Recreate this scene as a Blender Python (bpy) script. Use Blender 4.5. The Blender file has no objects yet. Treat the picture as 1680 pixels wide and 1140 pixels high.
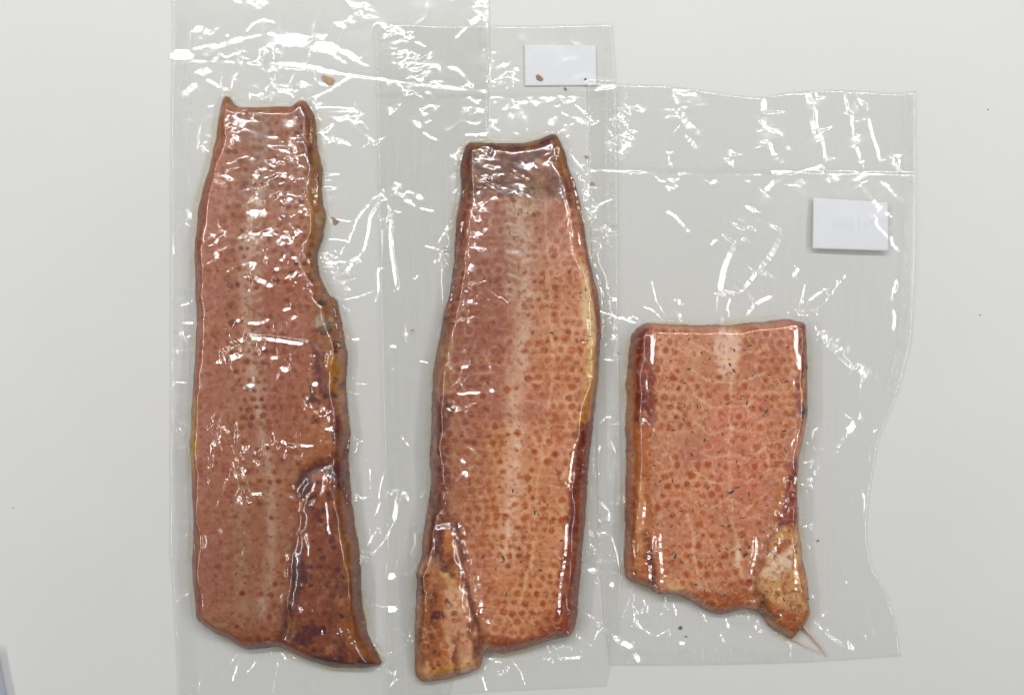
import bpy, math, random
import numpy as np
C = bpy.context.scene
COL = C.collection

# ------------------------------------------------------------------ camera, world, lamps, exposure
S = 0.0005                      # metres per photograph pixel on the table
CAMZ = 1.0
cd = bpy.data.cameras.new('camera'); cam = bpy.data.objects.new('camera', cd); COL.objects.link(cam)
cam.location = (0, 0, CAMZ); cam.rotation_euler = (0, 0, 0)
cd.sensor_width = 36.0; cd.lens = 36.0 / (1680 * S / CAMZ); cd.clip_end = 20; cd.clip_start = 0.05
C.camera = cam
C.render.resolution_x = 1024; C.render.resolution_y = 694
w = bpy.data.worlds.new('World'); C.world = w; w.use_nodes = True
_n = w.node_tree.nodes; _l = w.node_tree.links
_tc = _n.new('ShaderNodeTexCoord'); _sp = _n.new('ShaderNodeSeparateXYZ'); _l.new(_tc.outputs['Generated'], _sp.inputs[0])
_cr = _n.new('ShaderNodeValToRGB'); _l.new(_sp.outputs['Z'], _cr.inputs[0])
_cr.color_ramp.elements[0].position = 0.0; _cr.color_ramp.elements[0].color = (.60, .61, .62, 1)
_cr.color_ramp.elements[1].position = .75; _cr.color_ramp.elements[1].color = (.95, .98, 1.0, 1)
_l.new(_cr.outputs[0], _n['Background'].inputs['Color'])
_n['Background'].inputs['Strength'].default_value = 0.235
C.view_settings.view_transform = 'Standard'; C.view_settings.look = 'None'
C.view_settings.exposure = 0.0; C.view_settings.gamma = 1.0
C.cycles.use_denoising = True
C.cycles.transparent_max_bounces = 24; C.cycles.max_bounces = 8
C.cycles.caustics_reflective = False; C.cycles.caustics_refractive = False

# ceiling panels: centre, half length vector, width, radiance
LAMPS = [((0.0, 1.17, 2.0), (1.25, 0, 0), 0.115, 48.0, (1.0, 0.995, 0.98)),
         ((-1.66, 0.15, 2.0), (0, 1.0, 0), 0.080, 46.0, (1.0, 0.99, 0.97)),
         ((1.66, 0.15, 2.0), (0, 1.0, 0), 0.092, 44.0, (1.0, 0.99, 0.97))]
for c, hv, wd, rad, colr in LAMPS:
    ld = bpy.data.lights.new('ceiling_panel', 'AREA'); ld.shape = 'RECTANGLE'
    L2 = 2 * max(hv)
    ld.size = L2; ld.size_y = wd
    ld.energy = rad * math.pi * L2 * wd
    ld.color = colr
    lo = bpy.data.objects.new('ceiling_panel', ld); COL.objects.link(lo); lo.location = c
    if hv[1] > 0: lo.rotation_euler = (0, 0, math.pi / 2)

# ------------------------------------------------------------------ numpy helpers
X0, Y0, NX, NY = 230, -70, 1320, 1300        # raster window, photograph pixels
PY, PX = np.mgrid[0:NY, 0:NX].astype(np.float32)
PX += X0; PY += Y0
KF = 1 - 0.018 / CAMZ                        # fillet outlines were read at about 18 mm height

def k_(p): p = np.asarray(p, float); return np.stack([840 + (p[..., 0] - 840) * KF, 570 + (p[..., 1] - 570) * KF], -1)
def W(x, y): return (np.asarray(x) - 840) * S, (570 - np.asarray(y)) * S

def vnoise(x, y, sc, seed, sy=None):
    r = np.random.RandomState(seed); sy = sy or sc
    g = r.rand(128, 128).astype(np.float32) * 2 - 1
    u = x / sc + 1000.37; v = y / sy + 1000.71
    i = np.floor(u).astype(int); j = np.floor(v).astype(int)
    fu = u - i; fv = v - j; fu = fu * fu * (3 - 2 * fu); fv = fv * fv * (3 - 2 * fv)
    i0 = i % 128; j0 = j % 128; i1 = (i + 1) % 128; j1 = (j + 1) % 128
    return (g[j0, i0] * (1 - fu) + g[j0, i1] * fu) * (1 - fv) + (g[j1, i0] * (1 - fu) + g[j1, i1] * fu) * fv
def fbm(x, y, sc, seed, octv=4, sy=None):
    t = 0; a = 1.0; n = 0
    for k in range(octv):
        q = 2.0 ** k
        t = t + a * vnoise(x + 13 * k, y - 7 * k, sc / q, seed + k, (sy or sc) / q); n += a; a *= .55
    return t / n
def blur(a, sg):
    r = int(sg * 3 + 1); k = np.exp(-0.5 * (np.arange(-r, r + 1) / sg) ** 2); k /= k.sum()
    for ax in (0, 1):
        pad = [(0, 0), (0, 0)]; pad[ax] = (r, r); b = np.pad(a, pad, mode='edge'); o = np.zeros_like(a)
        for i, kk in enumerate(k):
            sl = [slice(None), slice(None)]; sl[ax] = slice(i, i + a.shape[ax]); o += kk * b[tuple(sl)]
        a = o
    return a
def samp(R, x, y):
    u = np.clip(np.asarray(x) - X0, 0, NX - 1.001); v = np.clip(np.asarray(y) - Y0, 0, NY - 1.001)
    i = u.astype(int); j = v.astype(int); fu = u - i; fv = v - j
    if R.ndim == 3: fu = fu[..., None]; fv = fv[..., None]
    return (R[j, i] * (1 - fu) + R[j, i + 1] * fu) * (1 - fv) + (R[j + 1, i] * (1 - fu) + R[j + 1, i + 1] * fu) * fv
def segdist(x, y, pts, closed=False):
    """unsigned distance, and index / parameter of the nearest segment"""
    pts = np.asarray(pts, np.float32); n = len(pts)
    best = np.full(x.shape, 1e9, np.float32)
    for i in range(n if closed else n - 1):
        a = pts[i]; b = pts[(i + 1) % n]; d = b - a; L = max((d * d).sum(), 1e-6)
        t = np.clip(((x - a[0]) * d[0] + (y - a[1]) * d[1]) / L, 0, 1)
        q = (x - a[0] - t * d[0]) ** 2 + (y - a[1] - t * d[1]) ** 2
        best = np.minimum(best, q)
    return np.sqrt(best)
def inside(x, y, pts):
    pts = np.asarray(pts, float); n = len(pts); r = np.zeros(x.shape, bool)
    for i in range(n):
        a = pts[i]; b = pts[(i + 1) % n]
        if a[1] == b[1]: continue
        r ^= ((a[1] > y) != (b[1] > y)) & (x < (b[0] - a[0]) * (y - a[1]) / (b[1] - a[1]) + a[0])
    return r
def smooth_poly(pts, it=2):
    p = np.asarray(pts, float)
    for _ in range(it):
        q = np.roll(p, -1, 0); p = np.stack([p * .75 + q * .25, p * .25 + q * .75], 1).reshape(-1, 2)
    return p
def pairs(t): return np.array(t, float).reshape(-1, 2)

# ------------------------------------------------------------------ object helpers
def tag(o, label=None, cat=None, group=None, kind=None):
    if label: o['label'] = label
    if cat: o['category'] = cat
    if group: o['group'] = group
    if kind: o['kind'] = kind
    return o
def empty(name, loc):
    o = bpy.data.objects.new(name, None); COL.objects.link(o); o.location = loc; o.empty_display_size = .02
    return o
def grid_mesh(name, X, Y, Z, mat, parent=None, mask=None, attrs=None):
    """a mesh from a grid of points (rows x columns); mask keeps faces; back-linked attributes per vertex"""
    ny, nx = X.shape
    co = np.stack([X, Y, Z], -1).reshape(-1, 3).astype(np.float32)
    idx = np.arange(nx * ny).reshape(ny, nx)
    q = np.stack([idx[:-1, :-1], idx[1:, :-1], idx[1:, 1:], idx[:-1, 1:]], -1).reshape(-1, 4)
    if mask is not None:
        q = q[mask[:-1, :-1].reshape(-1) & mask[1:, 1:].reshape(-1) & mask[1:, :-1].reshape(-1) & mask[:-1, 1:].reshape(-1)]
        used = np.zeros(len(co), bool); used[q.ravel()] = True
        new = np.cumsum(used) - 1; co = co[used]; q = new[q]
    else: used = np.ones(len(co), bool)
    me = bpy.data.meshes.new(name)
    me.vertices.add(len(co)); me.vertices.foreach_set('co', co.ravel())
    me.loops.add(q.size); me.loops.foreach_set('vertex_index', q.ravel().astype(np.int32))
    me.polygons.add(len(q)); me.polygons.foreach_set('loop_start', np.arange(0, q.size, 4, dtype=np.int32))
    me.polygons.foreach_set('loop_total', np.full(len(q), 4, np.int32))
    me.update(calc_edges=True)
    me.polygons.foreach_set('use_smooth', np.ones(len(q), bool))
    for an, av in (attrs or {}).items():
        if av.ndim == 3:
            at = me.attributes.new(an, 'FLOAT_COLOR', 'POINT')
            c4 = np.ones((used.sum(), 4), np.float32); c4[:, :av.shape[2]] = av.reshape(-1, av.shape[2])[used]; at.data.foreach_set('color', c4.ravel())
        else:
            at = me.attributes.new(an, 'FLOAT', 'POINT'); at.data.foreach_set('value', av.reshape(-1)[used].astype(np.float32))
    me.materials.append(mat)
    o = bpy.data.objects.new(name, me); COL.objects.link(o)
    if parent:
        o.parent = parent; o.matrix_parent_inverse = parent.matrix_world.inverted()
        o.matrix_parent_inverse.identity(); o.location = -parent.location
    return o
def poly_mesh(name, verts, faces, mat, parent=None, smooth=False):
    me = bpy.data.meshes.new(name); me.from_pydata([tuple(map(float, v)) for v in verts], [], faces); me.update()
    if smooth: me.polygons.foreach_set('use_smooth', np.ones(len(faces), bool))
    me.materials.append(mat)
    o = bpy.data.objects.new(name, me); COL.objects.link(o)
    if parent: o.parent = parent; o.location = -parent.location
    return o

def lin(c):
    c = np.asarray(c, float) / 255
    return np.where(c < .04045, c / 12.92, ((c + .055) / 1.055) ** 2.4)

# ------------------------------------------------------------------ materials
def mat(name):
    m = bpy.data.materials.new(name); m.use_nodes = True
    return m, m.node_tree, m.node_tree.nodes, m.node_tree.links
def principled(name, col, rough=.5, noise=None, bump=0, bscale=300, sss=0, spec=.5):
    m, nt, N, Lk = mat(name); b = N['Principled BSDF']
    b.inputs['Roughness'].default_value = rough; b.inputs['Specular IOR Level'].default_value = spec
    b.inputs['Base Color'].default_value = (*col, 1)
    tc = N.new('ShaderNodeTexCoord')
    if noise:
        nz = N.new('ShaderNodeTexNoise'); nz.inputs['Scale'].default_value = noise[0]; nz.inputs['Detail'].default_value = 6
        Lk.new(tc.outputs['Object'], nz.inputs['Vector'])
        mr = N.new('ShaderNodeMapRange'); mr.inputs['From Min'].default_value = .3; mr.inputs['From Max'].default_value = .7
        mr.inputs['To Min'].default_value = 1 - noise[1]; mr.inputs['To Max'].default_value = 1 + noise[1]
        Lk.new(nz.outputs[0], mr.inputs['Value'])
        vm = N.new('ShaderNodeVectorMath'); vm.operation = 'SCALE'; vm.inputs[0].default_value = col
        Lk.new(mr.outputs[0], vm.inputs['Scale']); Lk.new(vm.outputs[0], b.inputs['Base Color'])
    if bump:
        nz = N.new('ShaderNodeTexNoise'); nz.inputs['Scale'].default_value = bscale; nz.inputs['Detail'].default_value = 4
        Lk.new(tc.outputs['Object'], nz.inputs['Vector'])
        bp = N.new('ShaderNodeBump'); bp.inputs['Strength'].default_value = bump; bp.inputs['Distance'].default_value = .0005
        Lk.new(nz.outputs[0], bp.inputs['Height']); Lk.new(bp.outputs[0], b.inputs['Normal'])
    if sss:
        b.inputs['Subsurface Weight'].default_value = sss; b.inputs['Subsurface Radius'].default_value = (1, .4, .2)
        b.inputs['Subsurface Scale'].default_value = .003
    return m

M_table = principled('table_laminate', (.575, .574, .56), .38, (9, .012), .06, 900, spec=.35)
M_paper = principled('white_paper', (.70, .705, .735), .7, (60, .012), .1, 700, spec=.2)
M_card = principled('card', (.50, .53, .64), .6, (30, .02))
M_crumb = principled('smoked_crumb', (.20, .075, .02), .4, (900, .45), .6, 1500)
M_crumb_y = principled('yellow_crumb', (.36, .20, .05), .4, (700, .35), .6, 1500)
M_black = principled('pepper_black', (.02, .017, .013), .5, (900, .3), .6, 1500)
M_herb = principled('dried_herb', (.055, .045, .028), .55, (1200, .5), .5, 1800)
M_ink = principled('faint_ink', (.68, .685, .72), .7)

def meat_material():
    m, nt, N, Lk = mat('smoked_flesh'); b = N['Principled BSDF']
    at = N.new('ShaderNodeAttribute'); at.attribute_name = 'flesh'
    tc = N.new('ShaderNodeTexCoord')
    nz = N.new('ShaderNodeTexNoise'); nz.inputs['Scale'].default_value = 260; nz.inputs['Detail'].default_value = 4
    mp = N.new('ShaderNodeMapping'); mp.inputs['Scale'].default_value = (1, .6, 1)
    Lk.new(tc.outputs['Object'], mp.inputs['Vector']); Lk.new(mp.outputs[0], nz.inputs['Vector'])
    mr = N.new('ShaderNodeMapRange'); mr.inputs['From Min'].default_value = .3; mr.inputs['From Max'].default_value = .7
    mr.inputs['To Min'].default_value = .93; mr.inputs['To Max'].default_value = 1.07
    Lk.new(nz.outputs[0], mr.inputs['Value'])
    vm = N.new('ShaderNodeVectorMath'); vm.operation = 'SCALE'
    Lk.new(at.outputs['Color'], vm.inputs[0]); Lk.new(mr.outputs[0], vm.inputs['Scale']); Lk.new(vm.outputs[0], b.inputs['Base Color'])
    b.inputs['Roughness'].default_value = .42
    b.inputs['Subsurface Weight'].default_value = .18; b.inputs['Subsurface Radius'].default_value = (1, .35, .2); b.inputs['Subsurface Scale'].default_value = .0025
    bp = N.new('ShaderNodeBump'); bp.inputs['Strength'].default_value = .35; bp.inputs['Distance'].default_value = .0006
    Lk.new(nz.outputs[0], bp.inputs['Height']); Lk.new(bp.outputs[0], b.inputs['Normal'])
    return m
M_meat = meat_material()

def film_material(name, tint=(.985, .985, .98), rough=.105, refl=1.7, emboss=0.0, fine=0.03, haze=0.0, attr=True):
    """thin clear plastic: light passes straight through, a little is mirrored off its faces"""
    m, nt, N, Lk = mat(name); N.remove(N['Principled BSDF']); out = N['Material Output']
    ge = N.new('ShaderNodeNewGeometry')
    tc = N.new('ShaderNodeTexCoord')
    # channel embossing: fine ribs along the bag
    mp = N.new('ShaderNodeMapping'); mp.inputs['Scale'].default_value = (1, .035, 1); Lk.new(tc.outputs['Object'], mp.inputs['Vector'])
    n1 = N.new('ShaderNodeTexNoise'); n1.inputs['Scale'].default_value = 420; n1.inputs['Detail'].default_value = 2; Lk.new(mp.outputs[0], n1.inputs['Vector'])
    bp = N.new('ShaderNodeBump'); bp.inputs['Strength'].default_value = fine; bp.inputs['Distance'].default_value = .0006
    Lk.new(n1.outputs[0], bp.inputs['Height'])
    n2 = N.new('ShaderNodeTexNoise'); n2.inputs['Scale'].default_value = 260; n2.inputs['Detail'].default_value = 3; Lk.new(tc.outputs['Object'], n2.inputs['Vector'])
    b2 = N.new('ShaderNodeBump'); b2.inputs['Strength'].default_value = .02; b2.inputs['Distance'].default_value = .0006
    Lk.new(n2.outputs[0], b2.inputs['Height']); Lk.new(bp.outputs[0], b2.inputs['Normal'])
    last = b2
    if emboss:
        ch = N.new('ShaderNodeTexWave'); ch.wave_type = 'BANDS'; ch.bands_direction = 'X'; ch.inputs['Scale'].default_value = 300; ch.inputs['Distortion'].default_value = 1.0
        c2 = N.new('ShaderNodeTexWave'); c2.wave_type = 'BANDS'; c2.bands_direction = 'Y'; c2.inputs['Scale'].default_value = 300; c2.inputs['Distortion'].default_value = 1.0
        Lk.new(tc.outputs['Object'], ch.inputs['Vector']); Lk.new(tc.outputs['Object'], c2.inputs['Vector'])
        ad = N.new('ShaderNodeMath'); ad.operation = 'ADD'; Lk.new(ch.outputs['Fac'], ad.inputs[0]); Lk.new(c2.outputs['Fac'], ad.inputs[1])
        b3 = N.new('ShaderNodeBump'); b3.inputs['Strength'].default_value = emboss; b3.inputs['Distance'].default_value = .0003
        Lk.new(ad.outputs[0], b3.inputs['Height']); Lk.new(last.outputs[0], b3.inputs['Normal']); last = b3
    dt = N.new('ShaderNodeVectorMath'); dt.operation = 'DOT_PRODUCT'; Lk.new(ge.outputs['Incoming'], dt.inputs[0]); Lk.new(ge.outputs['Normal'], dt.inputs[1])
    def mth(op, a, b_=None, clamp=False):
        n = N.new('ShaderNodeMath'); n.operation = op; n.use_clamp = clamp
        for i, v in enumerate((a, b_)):
            if v is None: continue
            if isinstance(v, (int, float)): n.inputs[i].default_value = v
            else: Lk.new(v, n.inputs[i])
        return n.outputs[0]
    c = mth('ABSOLUTE', dt.outputs['Value']); omc = mth('SUBTRACT', 1.0, c, True); p5 = mth('POWER', omc, 5.0)
    F = mth('ADD', mth('MULTIPLY', p5, .96), .04); fac = mth('MULTIPLY', F, refl, True)
    fac = mth('MINIMUM', fac, .09)
    tr = N.new('ShaderNodeBsdfTransparent')
    if attr:
        at = N.new('ShaderNodeAttribute'); at.attribute_name = 'tint'
        vm = N.new('ShaderNodeVectorMath'); vm.operation = 'MULTIPLY'; vm.inputs[1].default_value = tint
        Lk.new(at.outputs['Color'], vm.inputs[0]); Lk.new(vm.outputs[0], tr.inputs['Color'])
    else: tr.inputs['Color'].default_value = (*tint, 1)
    gl = N.new('ShaderNodeBsdfGlossy'); gl.inputs['Roughness'].default_value = rough
    Lk.new(last.outputs[0], gl.inputs['Normal'])
    gl2 = N.new('ShaderNodeBsdfGlossy'); gl2.inputs['Roughness'].default_value = .18
    gm = N.new('ShaderNodeMixShader'); gm.inputs[0].default_value = .34; Lk.new(gl.outputs[0], gm.inputs[1]); Lk.new(gl2.outputs[0], gm.inputs[2])
    mx = N.new('ShaderNodeMixShader'); Lk.new(fac, mx.inputs[0]); Lk.new(tr.outputs[0], mx.inputs[1]); Lk.new(gm.outputs[0], mx.inputs[2])
    res = mx
    if haze:
        df = N.new('ShaderNodeBsdfDiffuse'); df.inputs['Color'].default_value = (.85, .85, .84, 1)
        m2 = N.new('ShaderNodeMixShader'); m2.inputs[0].default_value = haze; hr = N.new('ShaderNodeMapRange'); hr.inputs['From Min'].default_value = .45; hr.inputs['From Max'].default_value = .72; hr.inputs['To Min'].default_value = haze * .4; hr.inputs['To Min'].default_value = haze * 2.8; hr.inputs['To Max'].default_value = haze * 4.4; Lk.new(n1.outputs[0], hr.inputs['Value']); Lk.new(mth('MULTIPLY', hr.outputs[0], at.outputs['Alpha']) if attr else hr.outputs[0], m2.inputs[0]); Lk.new(mx.outputs[0], m2.inputs[1]); Lk.new(df.outputs[0], m2.inputs[2]); res = m2
    Lk.new(res.outputs[0], out.inputs['Surface'])
    return m
M_film = film_material('clear_film', tint=(.996, .996, .993), haze=.028)
M_back = film_material('back_film', tint=(.995, .995, .99), rough=.2, refl=.25, attr=False)
M_seal = film_material('embossed_seal_film', tint=(.995, .995, .995), rough=.12, refl=.9, emboss=.45, haze=.02, attr=False)
M_weld = film_material('welded_seal_film', tint=(.995, .995, .99), rough=.10, refl=.9, haze=.03, attr=False)

# ------------------------------------------------------------------ table and the card at its corner
tx, ty = 2.2, 1.8
bm = poly_mesh('table', [(-tx, -ty, 0), (tx, -ty, 0), (tx, ty, 0), (-tx, ty, 0), (-tx, -ty, -.03), (tx, -ty, -.03), (tx, ty, -.03), (-tx, ty, -.03)],
               [(0, 1, 2, 3), (7, 6, 5, 4), (0, 4, 5, 1), (1, 5, 6, 2), (2, 6, 7, 3), (3, 7, 4, 0)], M_table)
tag(bm, 'off white laminate table top under the packs', kind='structure')
def card():
    a = pairs([-4, 1062, 14, 1150, -120, 1240, -170, 1010]); x, y = W(a[:, 0], a[:, 1]); z0, z1 = .0005, .012
    v = [(x[i], y[i], z0) for i in range(4)] + [(x[i], y[i], z1) for i in range(4)]
    f = [(0, 1, 2, 3)[::-1], (4, 5, 6, 7)] + [(i, (i + 1) % 4, (i + 1) % 4 + 4, i + 4) for i in range(4)]
    o = poly_mesh('card_box', v, f, M_card)
    bv = o.modifiers.new('edge', 'BEVEL'); bv.width = .0008; bv.segments = 2
    tag(o, 'bluish white box corner poking in at the bottom left of the table', 'box')
card()

# ------------------------------------------------------------------ fillets
F1 = [358,152,366,151,372,160,378,168,388,171,420,171,455,168,470,169,480,163,487,158,494,158,503,170,510,185,513,210,515,240,520,260,523,275,522,300,524,330,529,345,527,370,522,395,516,410,514,425,517,445,524,465,535,483,548,490,551,505,555,530,559,550,565,585,562,620,563,650,569,700,567,735,566,770,570,800,573,830,578,868,584,900,586,940,588,980,594,1020,602,1055,613,1078,623,1092,622,1098,610,1102,588,1104,560,1104,530,1100,505,1093,480,1081,468,1074,450,1067,430,1071,410,1072,395,1071,383,1065,368,1053,350,1047,335,1038,322,1027,315,1016,312,985,309,940,309,900,311,850,307,780,306,700,308,660,312,620,314,560,316,520,313,480,312,420,316,360,322,320,335,275,345,230,352,190]
F2 = [763,229,790,229,830,231,865,229,890,222,905,216,912,215,918,222,925,240,932,262,938,280,947,300,953,330,958,360,962,390,967,420,975,450,983,480,987,510,988,540,985,580,984,610,980,640,976,690,970,740,965,790,963,830,960,870,957,900,955,940,952,980,948,1010,943,1040,935,1050,915,1053,890,1062,865,1070,845,1075,830,1079,812,1078,797,1074,791,1082,790,1096,783,1104,765,1112,740,1119,710,1124,692,1127,682,1118,678,1100,678,1060,680,1010,681,960,683,935,690,910,693,880,697,855,703,820,706,790,703,760,705,720,706,690,707,655,708,620,712,590,718,560,724,530,730,505,738,470,745,430,746,400,748,355,753,330,757,300,754,275,757,250]
F3 = [1041,546,1050,535,1065,529,1085,531,1110,533,1150,533,1190,533,1230,531,1265,527,1290,523,1302,523,1315,527,1328,528,1329,550,1332,600,1332,650,1330,690,1324,720,1318,750,1315,770,1314,800,1316,850,1317,880,1322,910,1330,950,1335,1000,1337,1017,1325,1035,1312,1050,1303,1056,1293,1047,1278,1040,1265,1028,1255,1015,1245,1007,1225,1004,1200,1012,1185,1015,1160,1005,1135,990,1115,981,1098,978,1085,981,1078,978,1070,968,1050,965,1030,955,1027,945,1028,900,1030,850,1030,800,1031,760,1030,700,1033,650,1031,625,1036,580,1039,555]
FP = [smooth_poly(pairs(f), 1) for f in (F1, F2, F3)]

class Fil: pass
FIL = []
def box(pts, m=14):
    p = np.asarray(pts); x0, y0 = p.min(0) - m; x1, y1 = p.max(0) + m
    return slice(int(y0 - Y0), int(y1 - Y0)), slice(int(x0 - X0), int(x1 - X0))

for fi, pts in enumerate(FP):
    f = Fil(); f.pts = pts; sl = box(pts); f.sl = sl; x = PX[sl]; y = PY[sl]
    ins = inside(x, y, pts); d = segdist(x, y, pts, True); d = np.where(ins, d, -d)
    d = d + 2.6 * fbm(x, y, 24, 50 + fi, 4)
    f.d = d; f.x = x; f.y = y
    R = (22, 23, 20)[fi] * (1 + .45 * fbm(x, y, 55, 900 + fi, 2))
    R = R * np.interp(y, [pts[:, 1].min() + 4, pts[:, 1].min() + 60], [.55, 1])
    t = np.clip(d / R, 0, 1)
    prof = .10 + .90 * np.sin(t * math.pi / 2) ** .75
    # thickness falls towards the tail (top) end, in metres
    if fi == 0: th = np.interp(y, [150, 260, 420, 700, 1000, 1100], [.010, .0125, .018, .023, .022, .014])
    if fi == 1: th = np.interp(y, [215, 300, 450, 750, 1000, 1120], [.010, .0125, .018, .023, .022, .013])
    if fi == 2: th = np.interp(y, [523, 600, 800, 950, 1056], [.019, .022, .022, .019, .012])
    h = th * prof
    h += .0009 * fbm(x, y, 60, 60 + fi, 3) * t + .00025 * fbm(x, y, 16, 70 + fi, 2) * t
    def groove(g, pl, wd, dep):
        dd = segdist(x + 12 * fbm(x, y, 36, 33, 3), y + 12 * fbm(x, y, 36, 37, 3), pairs(pl)); return g - dep * .33 * np.exp(-(dd / (wd * 1.25)) ** 2) * t
    if fi == 0:
        h = groove(h, [560,752,520,765,495,775,488,800,492,850,486,900,482,960,470,1010,462,1070], 9, .0085)
        h = groove(h, [545,1000,548,1040,560,1075,600,1100], 5, .003)
        h = groove(h, [505,880,512,930], 4, .002)
        h = groove(h, [340,200,333,320,328,450,331,600,330,700], 5, .0008)
        for q in range(7): h = groove(h, [502,930+q*19,520,936+q*19,535,930+q*19], 4.5, .0005)
        h = groove(h, [525,560,535,640,548,720], 6, .004)
    if fi == 1:
        h = groove(h, [700,800,722,850,748,862,757,900,764,950,774,990,787,1035,791,1080], 8, .0085)
        h = groove(h, [728,950,722,1000,728,1060,733,1110], 4, .0016)
        h = groove(h, [752,330,744,430,738,520,745,600,740,700], 5, .0012)
        h = groove(h, [940,640,938,760,925,860,915,960], 4, .0012)
    if fi == 2:
        h = groove(h, [1300,790,1280,840,1262,880,1248,930,1238,975,1245,1007], 8, .0065)
        h = groove(h, [1072,535,1070,640,1078,700,1070,840,1072,930,1090,985], 5, .0022)
        h = groove(h, [1052,800,1054,900,1060,960], 4, .0018)
        h = groove(h, [1305,560,1306,700,1296,800], 5, .0016)
    h = blur(np.maximum(h, 0).astype(np.float32), 1.3)
    f.h = np.where(d > -1.5, h + .0006, 0)
    FIL.append(f)

# ---- flesh colours with crease shade and soft shadow painted in, as a colour attribute
GAIN = 1.18
def paint(f, fi):
    x, y, d = f.x, f.y, f.d
    ones = np.ones(x.shape)
    def N(sc, seed, o=4, sy=None): return fbm(x, y, sc, seed + fi * 31, o, sy)
    img = ones[..., None] * np.array([185, 125, 98.])
    def mix(col, a):
        nonlocal img
        a = np.clip(a, 0, 1)[..., None]; img = img * (1 - a) + np.array(col, float) * a
    def ss(v, a, b): t = np.clip((v - a) / (b - a), 0, 1); return t * t * (3 - 2 * t)
    wx = x + 9 * N(30, 11, 4); wy = y + 9 * N(30, 12, 4)      # warped coordinates: organic borders
    def area(pl, col, a=1.0, soft=8):
        p = pairs(pl); dd = segdist(wx, wy, p, True); dd = np.where(inside(wx, wy, p), dd, -dd)
        mix(col, a * ss(dd, -soft, soft) * (.85 + .4 * N(12, 13)))
    def line(pl, col, wd, a=1.0, warp=1.0):
        dd = segdist(x + (wx - x) * warp, y + (wy - y) * warp, pairs(pl)); mix(col, a * np.exp(-(dd / wd) ** 2) * (.8 + .5 * N(14, 14)))
    def blot(cx, cy, r, col, a=1.0, ry=None):
        q = np.sqrt(((wx - cx) / r) ** 2 + ((wy - cy) / (ry or r)) ** 2); mix(col, a * (1 - ss(q, .6, 1.25)))
    rs = np.random.RandomState(5 + fi)
    DM = np.full(x.shape, 99., np.float32)
    def dots(rows, cx_of, sp, dy, xr, rad, col, prob, a, chev=0.0):
        """rows of round brown marks across the flesh"""
        for ri, r in enumerate(range(rows[0], rows[1], dy)):
            yy = r + rs.uniform(-1.2, 1.2); c = np.interp(yy, *cx_of); lo = np.interp(yy, *xr[0]); hi = np.interp(yy, *xr[1])
            ph = (ri % 2) * sp * .5 + rs.uniform(0, 3)
            for xx in np.arange(lo + ph, hi, sp):
                pr = prob(xx, yy) if callable(prob) else prob
                if rs.rand() > pr * np.clip(.95 + 1.3 * math.sin(xx * .021 + r * .017 + fi) * math.sin(r * .029 - xx * .013), .35, 1.05): continue
                px = xx + rs.normal(0, 1.3) + 4 * math.sin(r * .021); py = yy + chev * abs(xx - c) + rs.normal(0, 1.3) + 2.5 * math.sin(xx * .045 + r * .013)
                rr = rad * rs.uniform(.5, .95); ex = rs.uniform(.85, 1.25)
                i0 = int(py - Y0 - sl0y) ; j0 = int(px - X0 - sl0x); m = int(rr * 2 + 12)
                ys = slice(max(i0 - m, 0), max(i0 + m, 0)); xs = slice(max(j0 - m, 0), max(j0 + m, 0))
                sx, sy_ = x[ys, xs], y[ys, xs]
                if sx.size == 0: continue
                q = np.sqrt(((sx - px) / (rr * ex)) ** 2 + ((sy_ - py) / rr) ** 2)
                jit = rs.uniform(.55, 1.15)
                DM[ys, xs] = np.minimum(DM[ys, xs], q * rr); sf_ = rs.uniform(.25, .75); ring = 1 - ss(q + .35 * vnoise(sx, sy_, 3.5, 77), 1 - sf_, 1.1 + sf_); core = 1 - .35 * (1 - ss(q, .2, .7)) * (rs.rand() < .35)
                aa = (ring * min(a * 1.15, 1) * jit * core)[..., None]
                cc = np.array(col, float) + np.array([2, 10, 2]) + rs.normal(0, 8)
                img[ys, xs] = img[ys, xs] * (1 - np.clip(aa, 0, 1)) + cc * np.clip(aa, 0, 1)
    sl0y = f.sl[0].start; sl0x = f.sl[1].start
    def septa(y0, y1, dy, xr, col, a, chev, cx_of, wd=1.3):
        for r in range(y0, y1, dy):
            lo = np.interp(r, *xr[0]); hi = np.interp(r, *xr[1]); c = np.interp(r, *cx_of)
            q = y - (r + chev * np.abs(x - c)) + 3.5 * vnoise(x, y, 30, 200 + r % 97) + 2 * vnoise(x, y, 9, 300 + r % 89)
            aa = a * np.exp(-(q / wd) ** 2) * ss(x, lo - 5, lo + 8) * (1 - ss(x, hi - 8, hi + 5)) * np.clip(.55 + 1.1 * vnoise(x, y, 26, 400 + r % 83), 0, 1)
            mix(col, aa * .45)
    def veins(sc, seed, col, a, wd=.05):
        v = np.abs(N(sc, seed, 3)); mix(col, a * (1 - ss(v, 0, wd)))
    # mottling
    mix((200, 148, 122), .55 * ss(N(45, 1), .0, .5)); mix((165, 98, 66), .5 * ss(N(38, 2), .05, .5)); mix((176, 108, 96), .4 * ss(N(60, 3, 3), 0, .5))
    mix((195, 150, 110), .35 * ss(N(14, 4, 3), .15, .6)); mix((150, 84, 54), .30 * ss(N(12, 5, 3), .2, .6))
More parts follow.
